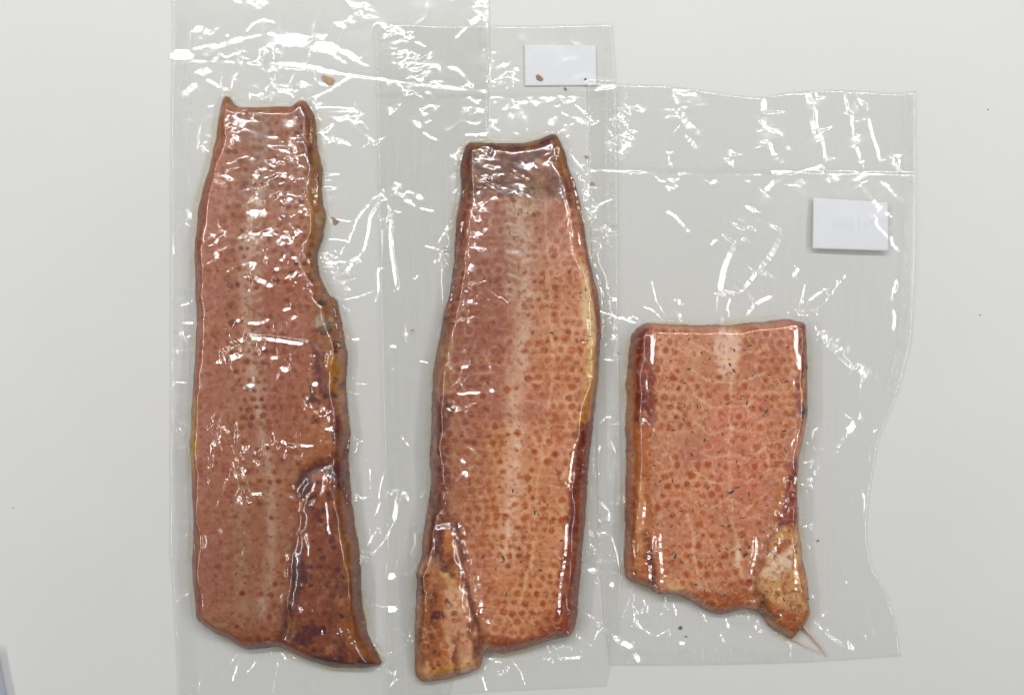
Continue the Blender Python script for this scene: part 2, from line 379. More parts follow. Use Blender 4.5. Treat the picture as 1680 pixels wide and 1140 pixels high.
    if fi == 0:
        area([350,230,372,240,372,400,378,600,385,800,380,1000,330,1010,322,850,322,700,322,500,325,350], (190, 122, 104), .8, 12)
        area([380,180,500,180,510,330,390,330], (158, 104, 82), .6, 14)
        line([418,190,430,260,428,320], (150, 128, 118), 16, .5)
        line([425,300,408,380,402,470,410,560,420,640,432,700,446,780,452,850,447,930,430,1000], (214, 176, 154), 10, .8)
        line([395,850,400,920,398,1000], (200, 160, 138), 8, .45)
        area([440,420,510,440,520,560,500,700,440,700,420,560], (178, 104, 88), .5, 20)
        cx = ([150, 400, 700, 1000], [430, 405, 432, 440])
        xr = (([150, 420, 700, 1050], [378, 368, 395, 385]), ([150, 330, 500, 700, 800, 1050], [505, 505, 535, 540, 480, 455]))
        dots((185, 700), cx, 14, 15, xr, 5.0, (140, 70, 42), lambda a_, b_: .8 if b_ < 480 else .6, .85, .06)
        dots((700, 1045), cx, 15, 18, xr, 4.4, (158, 76, 42), .42, .75, .06)
        dots((250, 640), cx, 13, 16, (([0, 1000], [322, 322]), ([0, 1000], [345, 345])), 3.5, (155, 84, 52), .6, .6)
        dots((220, 1000), cx, 14, 15, (([0, 500, 1000], [322, 324, 322]), ([0, 1000], [392, 392])), 4.2, (152, 84, 52), .38, .45)
        for q in range(30):
            yy = 186 + q * 15.5; xc_ = np.interp(yy, [186, 420, 700], [425, 412, 428]); line([xc_-13+rs.normal(0,2), yy-3, xc_+rs.normal(0,2), yy+2+rs.normal(0,1), xc_+13, yy-4], (200, 172, 156), 3.8, .7, .5)
        septa(470, 1040, 17, (([0, 2000], [335, 335]), ([0, 600, 800, 2000], [500, 530, 480, 460])), (212, 168, 142), .28, .12, cx)
        # rim on the left, fat strip and dark outer line
        mix((150, 82, 50), .75 * (1 - ss(x - np.interp(y, [150, 320, 420, 700, 1016], [352, 322, 312, 306, 314]), 8, 22)) * ss(y, 220, 300))
        area([312,640,330,650,328,720,322,790,314,800,309,700], (200, 155, 84), .9, 7)
        line([309,620,305,700,308,790,313,870], (112, 52, 36), 5, .9, .3)
        # ragged right side
        area([508,190,526,270,532,345,520,410,515,440,528,475,512,450,500,360,500,250], (176, 124, 66), .85, 8)
        area([480,170,505,175,512,240,505,290,492,240], (112, 56, 38), .8, 8)
        line([497,200,500,230], (190, 130, 80), 5, .6)
        area([515,470,552,490,560,570,540,590,520,540], (160, 108, 70), .8, 9)
        blot(533, 530, 17, (196, 178, 158), .8, 15); blot(522, 355, 9, (190, 168, 140), .7)
        blot(530, 497, 7, (90, 60, 60), .7)
        area([537,578,562,588,563,650,550,650,540,615], (196, 134, 44), .9, 6)
        area([518,560,534,585,548,650,566,700,566,752,552,740,540,690,520,620], (112, 48, 40), .85, 8)
        area([470,640,545,650,552,740,500,760,470,720], (186, 118, 82), .6, 14)
        area([556,742,566,760,572,830,578,900,586,980,602,1060,620,1098,560,1104,500,1092,462,1072,474,990,486,900,486,840,484,800,500,768], (150, 78, 50), .92, 20)
        area([500,768,556,748,562,790,550,840,505,830,490,800], (88, 38, 30), .8, 12)  # shade of the hollow at the flap's top, painted in
        area([505,835,530,850,552,900,535,925,506,905], (168, 92, 66), .7, 9); area([505,985,535,985,538,1060,505,1060], (168, 92, 74), .65, 12)
        area([562,985,588,990,600,1050,612,1085,575,1060,560,1020], (182, 116, 58), .75, 8)
        area([540,930,575,940,560,985,545,1000], (140, 78, 42), .7, 8); area([500,1075,560,1075,600,1098,520,1098], (86, 38, 24), .7, 6)
        line([492,900,486,960,474,1010,464,1050], (84, 38, 28), 9, .75, .6); line([508,880,506,930], (190, 120, 66), 2.5, .7)  # first line paints the dark of the crease beside the flap
        line([478,1000,470,1030,462,1050], (196, 140, 80), 2.5, .6)
        mix((150, 78, 46), .7 * ss(y, 1015, 1060) * (1 - ss(x, 450, 480)))
        veins(16, 90, (212, 168, 140), .22)
        fl = pairs([556,742,566,760,572,830,578,900,586,980,602,1060,620,1098,560,1104,500,1092,462,1072,474,990,486,900,486,840,484,800,500,768]); fm = inside(wx, wy, fl)
        v_ = N(34, 91, 4); mix((98, 42, 28), .65 * fm * ss(v_, .12, .38)); mix((196, 122, 88), .75 * fm * ss(-v_, .22, .5)); mix((190, 130, 64), .5 * fm * ss(N(20, 92, 4, 44), .28, .5))
        dots((840, 1080), cx, 14, 15, (([0, 1500], [508, 508]), ([0, 900, 1500], [555, 560, 600])), 4.2, (110, 46, 28), .55, .8)
        mix((88, 44, 30), .6 * ss(N(18, 93, 4), .18, .45) * ss(x, 470, 510) * (1 - ss(y, 720, 780)) * ss(y, 500, 560))
    if fi == 1:
        area([757,330,830,330,835,520,830,700,760,740,725,620,745,480], (178, 106, 92), .6, 20)
        area([870,400,960,420,965,600,940,700,880,640], (200, 142, 106), .5, 20)
        area([800,700,930,700,925,900,900,1020,820,1040,800,900], (206, 142, 100), .6, 24)
        cx = ([200, 400, 700, 1000], [840, 855, 845, 850])
        line([845,330,860,430,858,520,848,600,842,680,845,780,838,850,828,900], (226, 190, 168), 17, .8)
        for q in range(18):
            yy = 240 + q * 14.5; line([834+rs.normal(0,3),yy-3+rs.normal(0,2),850+rs.normal(0,2),yy+2+rs.normal(0,1.5),868+rs.normal(0,4),yy-4+rs.normal(0,2)], (216, 186, 170), rs.uniform(3.0,4.6), rs.uniform(.6,.95), .7)
        xr = (([200, 400, 560, 800, 860, 1060], [768, 756, 728, 716, 760, 800]), ([200, 330, 480, 650, 800, 1000], [925, 945, 965, 962, 935, 915]))
        dots((320, 560), cx, 14.5, 14, xr, 4.6, (158, 80, 54), lambda a_, b_: .35 if abs(a_ - 850) < 20 else .75, .75, .03)
        dots((560, 850), cx, 15.5, 15, xr, 5.0, (168, 84, 48), lambda a_, b_: .3 if abs(a_ - 845) < 16 else .85, .85, .0)
        dots((850, 1045), cx, 15.5, 15, xr, 5.2, (168, 84, 46), lambda a_, b_: .35 if a_ < 800 else .85, .85, -.02)
        septa(470, 1050, 17, (([0, 700, 860, 2000], [730, 722, 765, 800]), ([0, 600, 2000], [950, 955, 920])), (224, 184, 150), .6, .05, cx, 1.5)
        line([893,300,897,360,899,420,902,480,906,560,904,640,896,700,886,760,880,830,874,900,862,960,850,990], (222, 180, 146), 3.0, .55, .6)
        line([803,330,806,400,808,470], (206, 150, 130), 2.5, .55, .5)
        # top end
        area([760,228,912,216,935,290,950,340,880,320,800,318,756,325], (120, 68, 42), .97, 12)
        area([770,232,800,234,790,290,772,290], (178, 128, 84), .6, 8); area([800,240,860,238,850,300,815,300], (132, 74, 58), .6, 8)
        area([875,250,925,235,925,290,880,280], (158, 92, 52), .7, 10); area([915,222,925,240,940,300,925,290], (188, 128, 62), .9, 5)
        blot(772, 262, 12, (86, 36, 28), .8); blot(880, 252, 14, (100, 76, 66), .6, 8); blot(912, 265, 8, (92, 44, 30), .7)
        area([852,300,890,292,900,320,860,340], (176, 140, 98), .6, 8)
        # left rim, right rim
        mix((142, 74, 46), .8 * (1 - ss(x - np.interp(y, [230, 300, 400, 505, 560, 620, 800], [760, 756, 746, 730, 718, 708, 705]), 8, 20)) * (1 - ss(y, 560, 660)))
        area([718,560,742,560,744,640,712,650], (196, 148, 108), .7, 8)
        area([706,655,735,650,740,720,742,800,735,850,704,820], (112, 52, 44), .75, 10)
        area([956,420,972,440,986,510,984,580,975,640,958,640,962,560,950,500], (214, 186, 142), .9, 7)
        mix((132, 66, 38), .85 * ss(x - np.interp(y, [240, 330, 450, 540, 640, 800, 1000], [926, 951, 973, 986, 980, 962, 948]), -9, -4))
        area([960,560,975,570,976,660,950,720,945,680,958,640], (194, 142, 72), .6, 6)
        area([955,690,978,690,966,800,958,900,948,1045,905,1050,915,960,928,860,938,760], (118, 54, 36), .9, 8)
        line([956,700,944,800,934,880], (92, 44, 46), 6, .6); area([890,1000,945,1000,940,1050,880,1062], (142, 66, 40), .7, 10)
        area([795,1040,900,1045,860,1072,812,1078], (138, 64, 38), .8, 8)
        # folded flap, lower left
        area([698,850,735,850,755,880,765,950,778,1000,790,1045,792,1098,740,1120,690,1128,676,1100,679,1000,684,930], (176, 112, 74), .95, 9)
        area([703,850,730,858,728,925,712,925,702,890], (92, 44, 38), .85, 7); line([740,870,738,940], (196, 112, 50), 5, .8)
        area([724,925,742,930,752,950,748,965,735,960], (205, 168, 118), .8, 6)
        area([733,965,762,960,778,1010,782,1060,770,1095,738,1110,730,1040], (206, 158, 128), .9, 7)
        blot(748, 1012, 5, (165, 92, 62), .7); area([772,1040,790,1045,790,1096,775,1095], (116, 60, 32), .8, 5)
        line([690,1100,720,1105,760,1095,785,1085], (196, 140, 60), 7, .7); line([705,940,722,980,728,1040,734,1080], (182, 98, 44), 4, .7)
        area([690,960,720,960,725,1060,700,1100,682,1080], (136, 74, 40), .5, 12)
        line([700,800,724,852,750,862,758,905,768,965,790,1050], (86, 46, 34), 5, .7, .5)  # groove shade painted along the flap's inner edge
        fm = inside(wx, wy, pairs([690,850,745,850,765,950,790,1045,792,1098,690,1128,676,1100,684,930])); v_ = N(30, 91, 4, 60)
        mix((104, 54, 30), .6 * fm * ss(v_, .15, .4)); mix((216, 168, 134), .65 * fm * ss(-v_, .2, .5)); dots((930, 1100), cx, 17, 18, (([0, 1500], [690, 690]), ([0, 1500], [778, 778])), 4, (140, 70, 40), .3, .7)
        mix((100, 48, 30), .7 * ss(N(22, 95, 4), .1, .4) * (1 - ss(y, 310, 345))); mix((186, 134, 86), .6 * ss(-N(22, 95, 4), .2, .45) * (1 - ss(y, 310, 345)))
        mix((92, 44, 34), .6 * ss(N(20, 96, 4), .1, .4) * (1 - ss(x, 742, 760)) * ss(y, 640, 680))
        veins(20, 90, (226, 186, 152), .28)
    if fi == 2:
        area([1160,640,1250,640,1260,800,1230,880,1160,820], (206, 128, 108), .7, 26)
        area([1080,560,1160,560,1150,700,1090,760], (202, 150, 116), .5, 24); area([1080,760,1150,760,1200,940,1120,960], (208, 140, 108), .6, 24)
        cx = ([500, 1000], [1195, 1200])
        xr = (([500, 1000], [1076, 1082]), ([500, 700, 850, 1000], [1310, 1305, 1270, 1240]))
        dots((545, 700), cx, 15, 15, xr, 5.0, (166, 82, 52), lambda a_, b_: .8 if (a_ < 1130 or a_ > 1240 or b_ < 560) else .4, .8, 0)
        dots((700, 990), cx, 16, 16, xr, 5.4, (172, 80, 46), .6, .8, 0)
        line([1195,545,1192,600,1196,650,1194,700,1194,760,1196,800,1200,860,1210,900,1216,940], (226, 186, 152), 3.4, .5, .8)
        line([1130,845,1138,900,1145,950,1150,965], (218, 174, 146), 3, .7); blot(1192, 575, 24, (222, 188, 170), .75, 48)
        for a_ in (-1, 1):
            for q in range(7):
                y0 = 590 + q * 38; line([1195, y0, 1195 + a_ * 30, y0 - 8 + 4 * q, 1195 + a_ * 62, y0 - 26 + 3 * q], (228, 186, 150), 2.2, .55)
        line([1210,900,1213,925], (228, 200, 176), 7, .8)
        # side bands
        area([1040,545,1068,530,1074,600,1072,690,1052,700,1036,690,1034,600], (116, 50, 36), .95, 8)
        area([1030,690,1070,690,1074,800,1074,960,1050,965,1028,940,1030,800], (174, 104, 62), .85, 8)
        line([1052,790,1052,900], (214, 164, 122), 6, .7); line([1062,880,1068,960], (92, 42, 30), 8, .8); line([1038,800,1036,880], (146, 60, 34), 5, .8)
        area([1302,525,1330,528,1334,650,1328,700,1304,680,1306,600], (122, 60, 44), .92, 7)
        line([1318,620,1316,660,1322,700], (204, 160, 100), 3, .7); blot(1320, 672, 8, (74, 58, 66), .8, 12); blot(1316, 568, 8, (84, 56, 44), .6)
        area([1290,760,1318,750,1316,800,1318,872,1296,868,1278,860,1288,810], (124, 52, 38), .92, 8)
        line([1290,780,1276,820,1268,850], (180, 110, 62), 5, .7)
        # flap, lower right
        area([1278,865,1320,860,1326,930,1336,1015,1305,1056,1270,1032,1240,1000,1240,950,1256,905], (200, 156, 106), .96, 10)
        area([1250,935,1275,905,1300,885,1306,905,1296,935,1270,950], (220, 190, 166), .95, 7); area([1270,890,1300,880,1290,905,1265,915], (176, 100, 70), .8, 5)
        area([1262,985,1300,1000,1330,1000,1325,1035,1303,1055,1275,1035], (146, 72, 38), .8, 10); line([1320,900,1322,960,1328,1010], (168, 96, 46), 7, .7)
        area([1240,960,1262,975,1275,1030,1248,1008,1240,985], (112, 58, 34), .8, 6); blot(1254, 990, 5, (40, 30, 26), .9)
        line([1286,855,1262,890,1248,930,1240,975], (110, 64, 44), 4, .6)
        area([1090,950,1140,955,1130,975,1100,972], (216, 176, 128), .6, 8); area([1140,975,1240,970,1225,1005,1185,1015], (156, 80, 46), .8, 9)
        mix((120, 70, 44), .6 * ss(N(8, 44, 3), .1, .5) * ss(y, 860, 900) * ss(x, 1240, 1270))
        veins(18, 90, (230, 188, 150), .42, .07)
    hc = np.exp(-((DM - 8.5) / 1.8) ** 2) * (DM < 20)
    mix(((206, 150, 126), (232, 186, 154), (232, 184, 152))[fi], hc * (.25, .42, .30)[fi] * np.clip(.6 + 1.2 * N(20, 60, 3), 0, 1))
    mix((146, 74, 48), .4 * ss(N(6, 61, 3), .15, .6)); mix((228, 184, 150), .32 * ss(N(5, 62, 3), .2, .7)); mix((176, 92, 50), .3 * ss(N(9, 63, 3), .25, .6))
    # dark cured rim and blotches on it
    mix((134, 70, 42), .5 * (1 - ss(d + 10 * N(30, 7), -2, 9)))
    mix((84, 38, 24), .12 * (1 - ss(d + 5 * N(16, 8), -1, 5)))
    mix((176, 118, 58), .6 * ss(N(34, 27, 3), .1, .35) * (1 - ss(d, 3, 12)))
    mix((130, 70, 44), .35 * ss(N(7, 9, 3), .35, .7)); mix((222, 182, 156), .18 * ss(N(6, 10, 2), .3, .8))
    bl_ = np.stack([blur(img[..., c].astype(np.float32), 14) for c in range(3)], -1); img = bl_ + (img - bl_) * (1.5, 1.35, 1.3)[fi]
    L_ = lin(np.clip(img + np.array([0, -3, -6.]), 0, 255)); m_ = L_.mean(-1, keepdims=True)
    # soft shadow painted into left fish and middle one's redder upper left, the right one palest
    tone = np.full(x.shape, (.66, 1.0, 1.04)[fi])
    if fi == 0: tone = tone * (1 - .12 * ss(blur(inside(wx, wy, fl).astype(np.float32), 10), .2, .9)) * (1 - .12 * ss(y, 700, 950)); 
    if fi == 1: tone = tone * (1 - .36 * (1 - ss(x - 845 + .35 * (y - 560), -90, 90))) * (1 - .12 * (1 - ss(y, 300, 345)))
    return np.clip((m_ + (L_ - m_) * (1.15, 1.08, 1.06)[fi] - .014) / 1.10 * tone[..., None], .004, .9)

FINFO = [('smoked fish fillet with a ragged right edge, longest one in the pack on the left', (435, 640)),
         ('smoked fish fillet with rows of brown dots and a folded flap, in the middle pack', (840, 660)),
         ('short cut smoked fish fillet flecked with herbs, in the pack on the right', (1180, 780))]
ZF = .0009
herb_sets = []
for fi, f in enumerate(FIL):
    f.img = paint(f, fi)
    base = FINFO[fi][1]; bx, by = W(*k_(base)); e = empty('smoked_fillet', (float(bx), float(by), ZF + .0005))
    if fi == 1: e.location.z += .0016
    tag(e, FINFO[fi][0], 'fish fillet', 'vacuum packed smoked fish fillets')
    f.zb = (ZF, ZF + .0016, ZF)[fi]
    st = 1.25
    x0, y0 = f.x[0, 0], f.y[0, 0]; x1, y1 = f.x[-1, -1], f.y[-1, -1]
    gx, gy = np.meshgrid(np.arange(x0, x1, st), np.arange(y0, y1, st))
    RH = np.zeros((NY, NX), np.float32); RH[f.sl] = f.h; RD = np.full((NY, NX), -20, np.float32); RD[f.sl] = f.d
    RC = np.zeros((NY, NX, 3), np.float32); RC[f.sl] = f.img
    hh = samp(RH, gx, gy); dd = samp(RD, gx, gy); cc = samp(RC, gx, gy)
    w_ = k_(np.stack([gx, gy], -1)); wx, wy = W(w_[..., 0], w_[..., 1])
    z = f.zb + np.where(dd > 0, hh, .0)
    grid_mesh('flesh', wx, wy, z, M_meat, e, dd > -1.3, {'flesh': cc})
    f.e = e; f.RH = RH; f.RD = RD

# fillet heights resampled into table coordinates (for the film that drapes over them)
HF = np.zeros((NY, NX), np.float32)
ux = 840 + (PX - 840) / KF; uy = 570 + (PY - 570) / KF
FH = []
for f in FIL:
    h = samp(f.RH, ux, uy); h = np.where(h > .0005, h + f.zb, 0); FH.append(h)

# ------------------------------------------------------------------ wrinkles of the film, read off the photograph: (ox, oy, scale, [(width px, x, y, ...)])
ST = []
def reg(ox, oy, sc, rows):
    for r in rows:
        p = pairs(r[1:]) / sc + np.array([ox, oy]); ST.append((r[0], p))
reg(260,0,4,[(16,85,365,225,368),(4,225,330,330,305,400,300),(7,300,365,400,315,500,275,570,255),(4,570,255,640,245,690,240),(14,690,255,800,270,850,270,900,260,980,285,1100,320,1200,340),(6,1030,220,1060,260,1100,230),(8,1200,330,1260,360,1310,410),(4,1130,360,1180,390,1240,425),(3,1310,400,1350,430,1390,440),(6,680,440,750,425,850,425,950,435,1050,455,1110,475,1170,475),(3,700,465,800,465,950,465),(3,660,330,670,390,690,385,710,310,730,300,750,340,770,400),(3,790,310,805,390),(3,400,350,400,400),(3,400,345,440,385,520,350,530,390,545,330),(3,580,215,620,165,680,135,720,140,770,160),(5,700,145,680,190,672,240),(9,230,210,270,195,320,215,350,260),(7,270,250,290,260),(5,440,238,470,240),(4,500,5,550,28),(7,600,0,640,40,665,70),(6,675,0,672,60),(5,1285,60,1330,35,1370,20),(7,1370,20,1355,60,1340,110,1345,160),(5,1265,100,1285,140,1280,180),(7,1160,160,1200,172,1240,185),(3,1455,145,1490,140,1560,180,1620,240,1635,290),(3,1460,150,1500,210,1530,270,1545,340),(5,1545,380,1560,420,1585,450),(9,1630,290,1640,380,1650,470,1670,540),(8,1620,610,1645,630,1670,600),(5,1510,550,1520,575),(4,1520,760,1545,710,1580,660,1590,650),(3,1535,760,1570,720,1595,680),(4,310,520,380,560,430,590,470,605),(3,260,460,300,510),(3,290,450,320,500),(3,320,445,345,490),(9,250,550,210,590,160,640),(5,210,780,200,800),(3,680,665,700,610,720,550,740,530,790,530,840,480),(8,745,540,770,580,800,640),(3,890,480,870,540,850,600,840,650),(3,940,535,935,580,880,640,850,675),(5,965,540,960,575),(3,600,600,605,650),(4,1010,660,1010,690),(4,1000,660,1060,630,1140,590,1200,550,1250,515,1300,500),(3,1040,690,1120,680,1240,658),(3,990,730,1100,740,1200,735,1310,735),(3,990,715,1150,710,1300,715),(6,1030,780,1100,770,1200,790,1280,760),(5,1030,920,1080,880,1130,840,1150,810),(9,1050,950,1100,925,1150,905,1150,860),(4,1160,915,1210,940,1270,965),(4,1275,770,1300,840,1350,880,1420,930),(9,1400,930,1415,960),(4,1315,740,1340,800,1380,860),
(3,430,840,425,810,450,760,465,740),(3,435,840,465,790,468,740),(4,570,705,540,760,530,830,500,880,480,960),(3,530,715,510,740,505,800,475,880,470,950),(4,890,755,880,820,875,870,850,900,815,950,790,1040),(4,875,870,890,930,890,1000,915,1080,860,1120),(4,850,900,860,960,850,1010,835,1040,780,1075),(9,820,1060,850,1080),(7,775,895,765,930,750,980),(3,985,840,995,900,990,930),(3,1015,790,1020,870,1020,960),(4,755,1020,720,1080,725,1140),(4,760,1040,750,1100),(5,500,1040,505,1060),(5,610,1030,605,1050),(7,445,1110,450,1135),(8,650,1110,660,1130)])
reg(260,285,4,[(4,440,0,430,60,410,130),(8,620,10,660,15),(9,700,20,720,60,725,100),(6,800,20,840,10,865,40,850,70),(10,810,60,820,120,860,130),(7,955,10,960,50),(5,1020,0,1020,80,1025,150,1035,220),(3,1060,0,1055,120,1040,210),(8,595,165,640,180,680,205),(6,635,120,650,135),(6,800,180,860,180,905,190),(8,590,255,640,262,700,265,725,260),(6,820,250,850,280,860,295),(7,985,125,975,180),(5,945,265,960,225,990,210,980,255,950,270),(4,585,320,620,322),(6,800,215,830,220),(8,700,378,760,378,820,375),(6,820,375,880,372,940,380),(5,850,345,880,330),(4,620,400,700,400,800,400,910,405),(5,575,380,590,435,625,400,580,380),(3,800,470,815,425,850,418,875,440,878,480),(10,590,505,640,508),(5,660,520,700,530,715,500),(3,685,575,720,550,750,525),(3,828,520,828,570,790,570),(4,880,545,920,570),(8,570,600,620,605,670,620,715,635),(4,750,640,820,615,870,615),(5,565,680,610,680,650,690,700,720,760,745),(5,750,680,800,672,870,680,920,660,940,625),(4,590,765,615,765),(5,795,735,805,745),(5,850,720,860,730),(5,900,715,910,718),(6,350,400,375,430,390,465),(6,370,515,400,560),(5,390,355,410,345),(5,485,620,490,635),(7,190,240,210,260,220,300),(4,820,898,880,885),(5,840,955,920,940),(4,515,955,550,975),(4,590,980,650,985,700,975,740,955),(7,600,1055,700,1055,760,1070),(6,700,1040,760,1040),(4,760,1070,900,1085,1000,1100),(4,540,1090,620,1080,760,1090,960,1120),(3,440,1140,520,1105,600,1095),(3,945,530,990,580,1020,650),(3,965,620,1000,680,1015,750),(3,1160,870,1145,930,1150,1030,1170,1120,1190,1140),(3,1165,880,1185,1000,1205,1130),(4,1100,800,1095,830),
(4,1040,630,1100,590,1160,560,1200,510,1250,440,1310,290,1350,240,1400,180,1465,110),(5,1465,115,1440,210,1390,290,1375,400,1350,490,1300,560,1220,670),(14,1110,590,1160,620,1190,670,1205,730),(8,1160,560,1190,620),(3,1205,740,1240,810),(4,1500,200,1525,250,1540,270),(5,1525,260,1490,330,1470,410,1455,610),(5,1530,300,1520,410,1530,520,1545,610,1560,740),(5,1455,610,1440,650,1445,750,1425,850),(6,1560,60,1580,120,1610,160,1680,210),(5,1610,150,1640,120,1670,130),(5,1610,1060,1640,1045)])
reg(260,570,4,[(6,440,15,500,0),(4,640,8,720,5),(5,870,25,920,28),(6,385,100,450,75,570,45),(5,740,72,800,60),(6,800,130,840,145,880,125),(4,1000,60,1040,50),(4,1000,110,1020,115),(5,570,268,610,245,645,245),(5,1010,240,1060,235),(4,330,470,360,500,460,545,560,590,700,660),(3,340,465,400,495,500,545,580,565),(3,950,320,990,370,1030,395),(3,975,310,1005,370),(7,365,625,400,620,425,610),(4,420,565,420,600),(7,340,780,390,778),(10,520,730,555,722),(12,505,825,580,805),(5,455,855,475,860),(5,540,912),(3,560,630,575,680,700,700),(3,735,590,800,600,880,650),(3,710,628,780,640,860,680,945,730),(4,890,575,940,590),(5,885,645,900,620,930,625),(3,870,650,960,640,1030,640),(4,630,740,700,755,765,780),(4,1070,595,1090,635),(3,1050,460,1065,415,1095,400,1120,430,1130,500),(6,1100,515,1150,540),(4,1105,770,1100,850,1090,930,1050,980),(4,970,1035,1050,985),(3,1040,870,1020,930,940,1010),(4,1125,840,1160,855),(3,1135,870,1160,950,1170,1010),(3,1205,870,1220,950,1240,1050),(3,500,1025,560,1000,700,985),(3,510,995,560,970,700,945),(5,405,1010),(4,870,920,900,910),(3,1110,1000,1120,1140),(3,1240,600,1225,680,1200,740),(4,1530,145,1555,135),(3,1385,780,1395,900,1395,1010),(4,1460,1000,1440,1060,1415,1110),(3,1490,800,1460,900,1445,1000),(5,1520,970,1560,930,1590,925,1630,960,1645,1010),(7,1590,930,1570,1000,1560,1060,1550,1140),(4,1585,570,1640,635),(5,1365,735,1380,735)])
reg(260,855,4,[(4,230,80,240,130,245,185),(4,1120,0,1125,50,1140,80),(3,400,50,440,70),(3,560,65,640,70),(4,565,195),(4,940,405,965,405),(4,920,540,940,570,970,580,1010,580),(6,1060,725,1095,720),(3,1190,690,1240,760,1275,810),(3,1250,700,1275,800),(4,1440,50,1400,110,1370,170,1330,235,1320,280),(5,1370,95,1395,95),(3,1550,0,1480,130,1400,220),(10,1500,350,1560,355),(10,1500,570,1575,568),(3,1405,790,1440,830,1480,890),(4,1575,1020,1540,1055,1515,1080),(3,580,990,620,950,650,900),(3,560,860,640,850,710,830)])
reg(640,0,4,[(8,0,155,50,185,100,240,115,290),(9,115,330,130,420,150,500,200,580),(12,140,350,190,420,215,500,225,590),(4,0,260,20,330,30,400,60,450),(6,100,640,120,600,150,550),(6,235,610,270,630,300,660),(4,250,580,280,545,330,540,350,560),(3,280,590,350,545),(4,165,280,240,320),(5,380,450,440,460,490,510,540,580),(4,480,590,500,560,540,590),(4,430,265,470,220,530,170),(8,530,170,580,120,610,60,600,10),(8,570,40,600,10),(3,615,330,612,460),(3,645,300,655,460,655,520),(4,668,0,672,60,680,90),(4,690,0,680,120),(3,635,0,640,130,640,300),(4,650,510,690,580),(6,740,470,760,530,770,590),(5,830,450,810,510,780,585),(8,765,520,775,575),(5,740,415,755,450),(3,485,720,490,660,520,645,535,660),(3,490,690,500,730,530,790),(6,580,690,600,660),(8,570,720,610,745),(3,655,780,720,880),(3,785,730,790,670,805,660,840,740,870,800,880,860),(3,785,740,800,850),(6,800,860,850,885),(5,690,670,695,685),(6,885,665,890,690),(4,955,660,960,700),(3,1030,660,1035,680),(3,1095,690,1100,650,1125,645,1140,680,1165,690),(4,1180,680,1175,650,1200,645,1205,680),(3,1095,690,1120,740,1180,775),(7,1180,775,1240,795,1320,825),(3,1210,690,1270,740,1330,800,1345,830),(5,1290,790,1330,770),(5,1370,580,1470,575),(4,1340,600,1480,585),(5,1590,640,1560,700,1500,800,1450,870,1435,920),(3,1435,930,1450,1000,1490,1050,1525,1065),(4,1600,645,1570,760,1550,900,1530,1060),(5,1530,880,1490,920,1520,960),(4,240,700,210,740,215,790),(4,240,700,290,700,300,745),(9,200,850,220,800,265,800),(4,215,870,270,910,320,930),(3,1310,150,1340,175,1365,175),(4,485,890,590,890),(6,590,885,650,890),(4,700,870,730,890),
(5,665,965,620,970,600,1040,590,1120),(8,660,980,670,1010,650,1050),(9,645,1080,650,1120),(6,715,1090,690,1140),(5,860,1050,840,1140),(5,890,1100,940,1065),(4,1110,900,1080,950,1075,1000,1100,995,1110,940),(3,460,970,475,1020,465,1060,430,1100),(3,1170,1000,1250,1100,1280,1140),(4,1300,1110,1305,1140)])
reg(640,285,4,[(3,415,0,390,80,385,200),(3,390,330,350,400,300,480),(5,30,60,60,130,100,170,170,220),(7,90,150,150,130,230,180),(4,190,230,300,250),(6,10,240,10,400,20,550,40,670,60,770),(5,560,60,570,80,600,50,620,20,640,0),(7,570,80,620,70,630,30),(4,560,135,600,120,630,90),(5,680,0,690,40),(4,870,0,845,40),(4,835,60,835,110,850,130,860,80,840,60),(3,480,90,485,150,470,210),(5,690,150,680,175),(4,535,200,545,260,575,275,605,230,610,195,580,195),(4,575,270,580,310),(4,550,320,600,310),(5,545,370,570,400,640,355),(8,540,440,590,435),(5,545,455,530,490,540,540),(4,570,490,615,490),(3,532,590,532,650),(8,526,735,530,748),(7,515,830,540,850),(5,560,845,575,855),(6,712,815,720,805),(6,640,832,650,828),(4,518,895,518,905),(3,515,940,515,990),(5,350,1095,385,1105),(4,345,1120,380,1140),(3,445,350,450,440,430,560,420,640,410,760,400,880,385,940),(3,475,300,470,440,455,560,440,680,420,820,410,960),(3,1175,0,1200,100,1215,220,1260,300,1225,340,1235,400,1250,480,1290,580,1330,650,1355,800,1360,900,1370,1000,1355,1140),(3,1195,0,1225,120,1240,220,1280,320),(3,1300,460,1310,560,1340,620,1380,760,1390,900,1385,1100),(8,1305,60,1295,110),(4,1310,20,1300,100,1275,190),(8,1320,205,1360,215),(18,1410,350,1415,420),(8,1310,440,1350,470,1380,490),(6,1395,800,1440,820,1500,830),(6,1400,1000,1480,975,1570,940),(6,1410,1090,1500,1065,1590,1030),(4,1600,940,1640,990),(8,90,1055,120,1045),(5,0,1130,50,1140),(5,290,590,320,560),(4,160,700,190,665)])
reg(640,570,4,[(6,470,25,510,30),(6,465,130,530,130),(6,440,210,470,240),(5,455,262,515,265),(5,645,130,665,120),(4,650,275,690,285),(3,440,305,520,298,600,290),(5,385,400,410,420,455,390,450,370,425,375,410,425),(5,490,385,520,375,520,355),(6,525,665,540,650),(6,470,750,495,730),(6,475,805,520,830),(3,330,80,380,120,400,145),(3,1285,165,1320,190,1330,215),(4,1190,315,1200,315),(3,250,215,270,190),(4,345,1040,320,1110,350,1100),(3,260,960,280,1070),(3,280,945,370,965),(4,1275,760,1270,800,1275,880),(3,1300,840,1310,900),(3,1265,640,1255,760,1240,900),(7,1375,630,1360,700),(3,1440,600,1460,640,1480,700),(5,1330,1000,1320,1060,1380,1140),(4,1330,995,1380,1010,1430,1060,1440,1140),(6,1400,1080,1420,1120),(4,1500,900,1530,960,1550,1050),(4,65,570,130,640),(3,1210,620,1185,760,1165,940)])
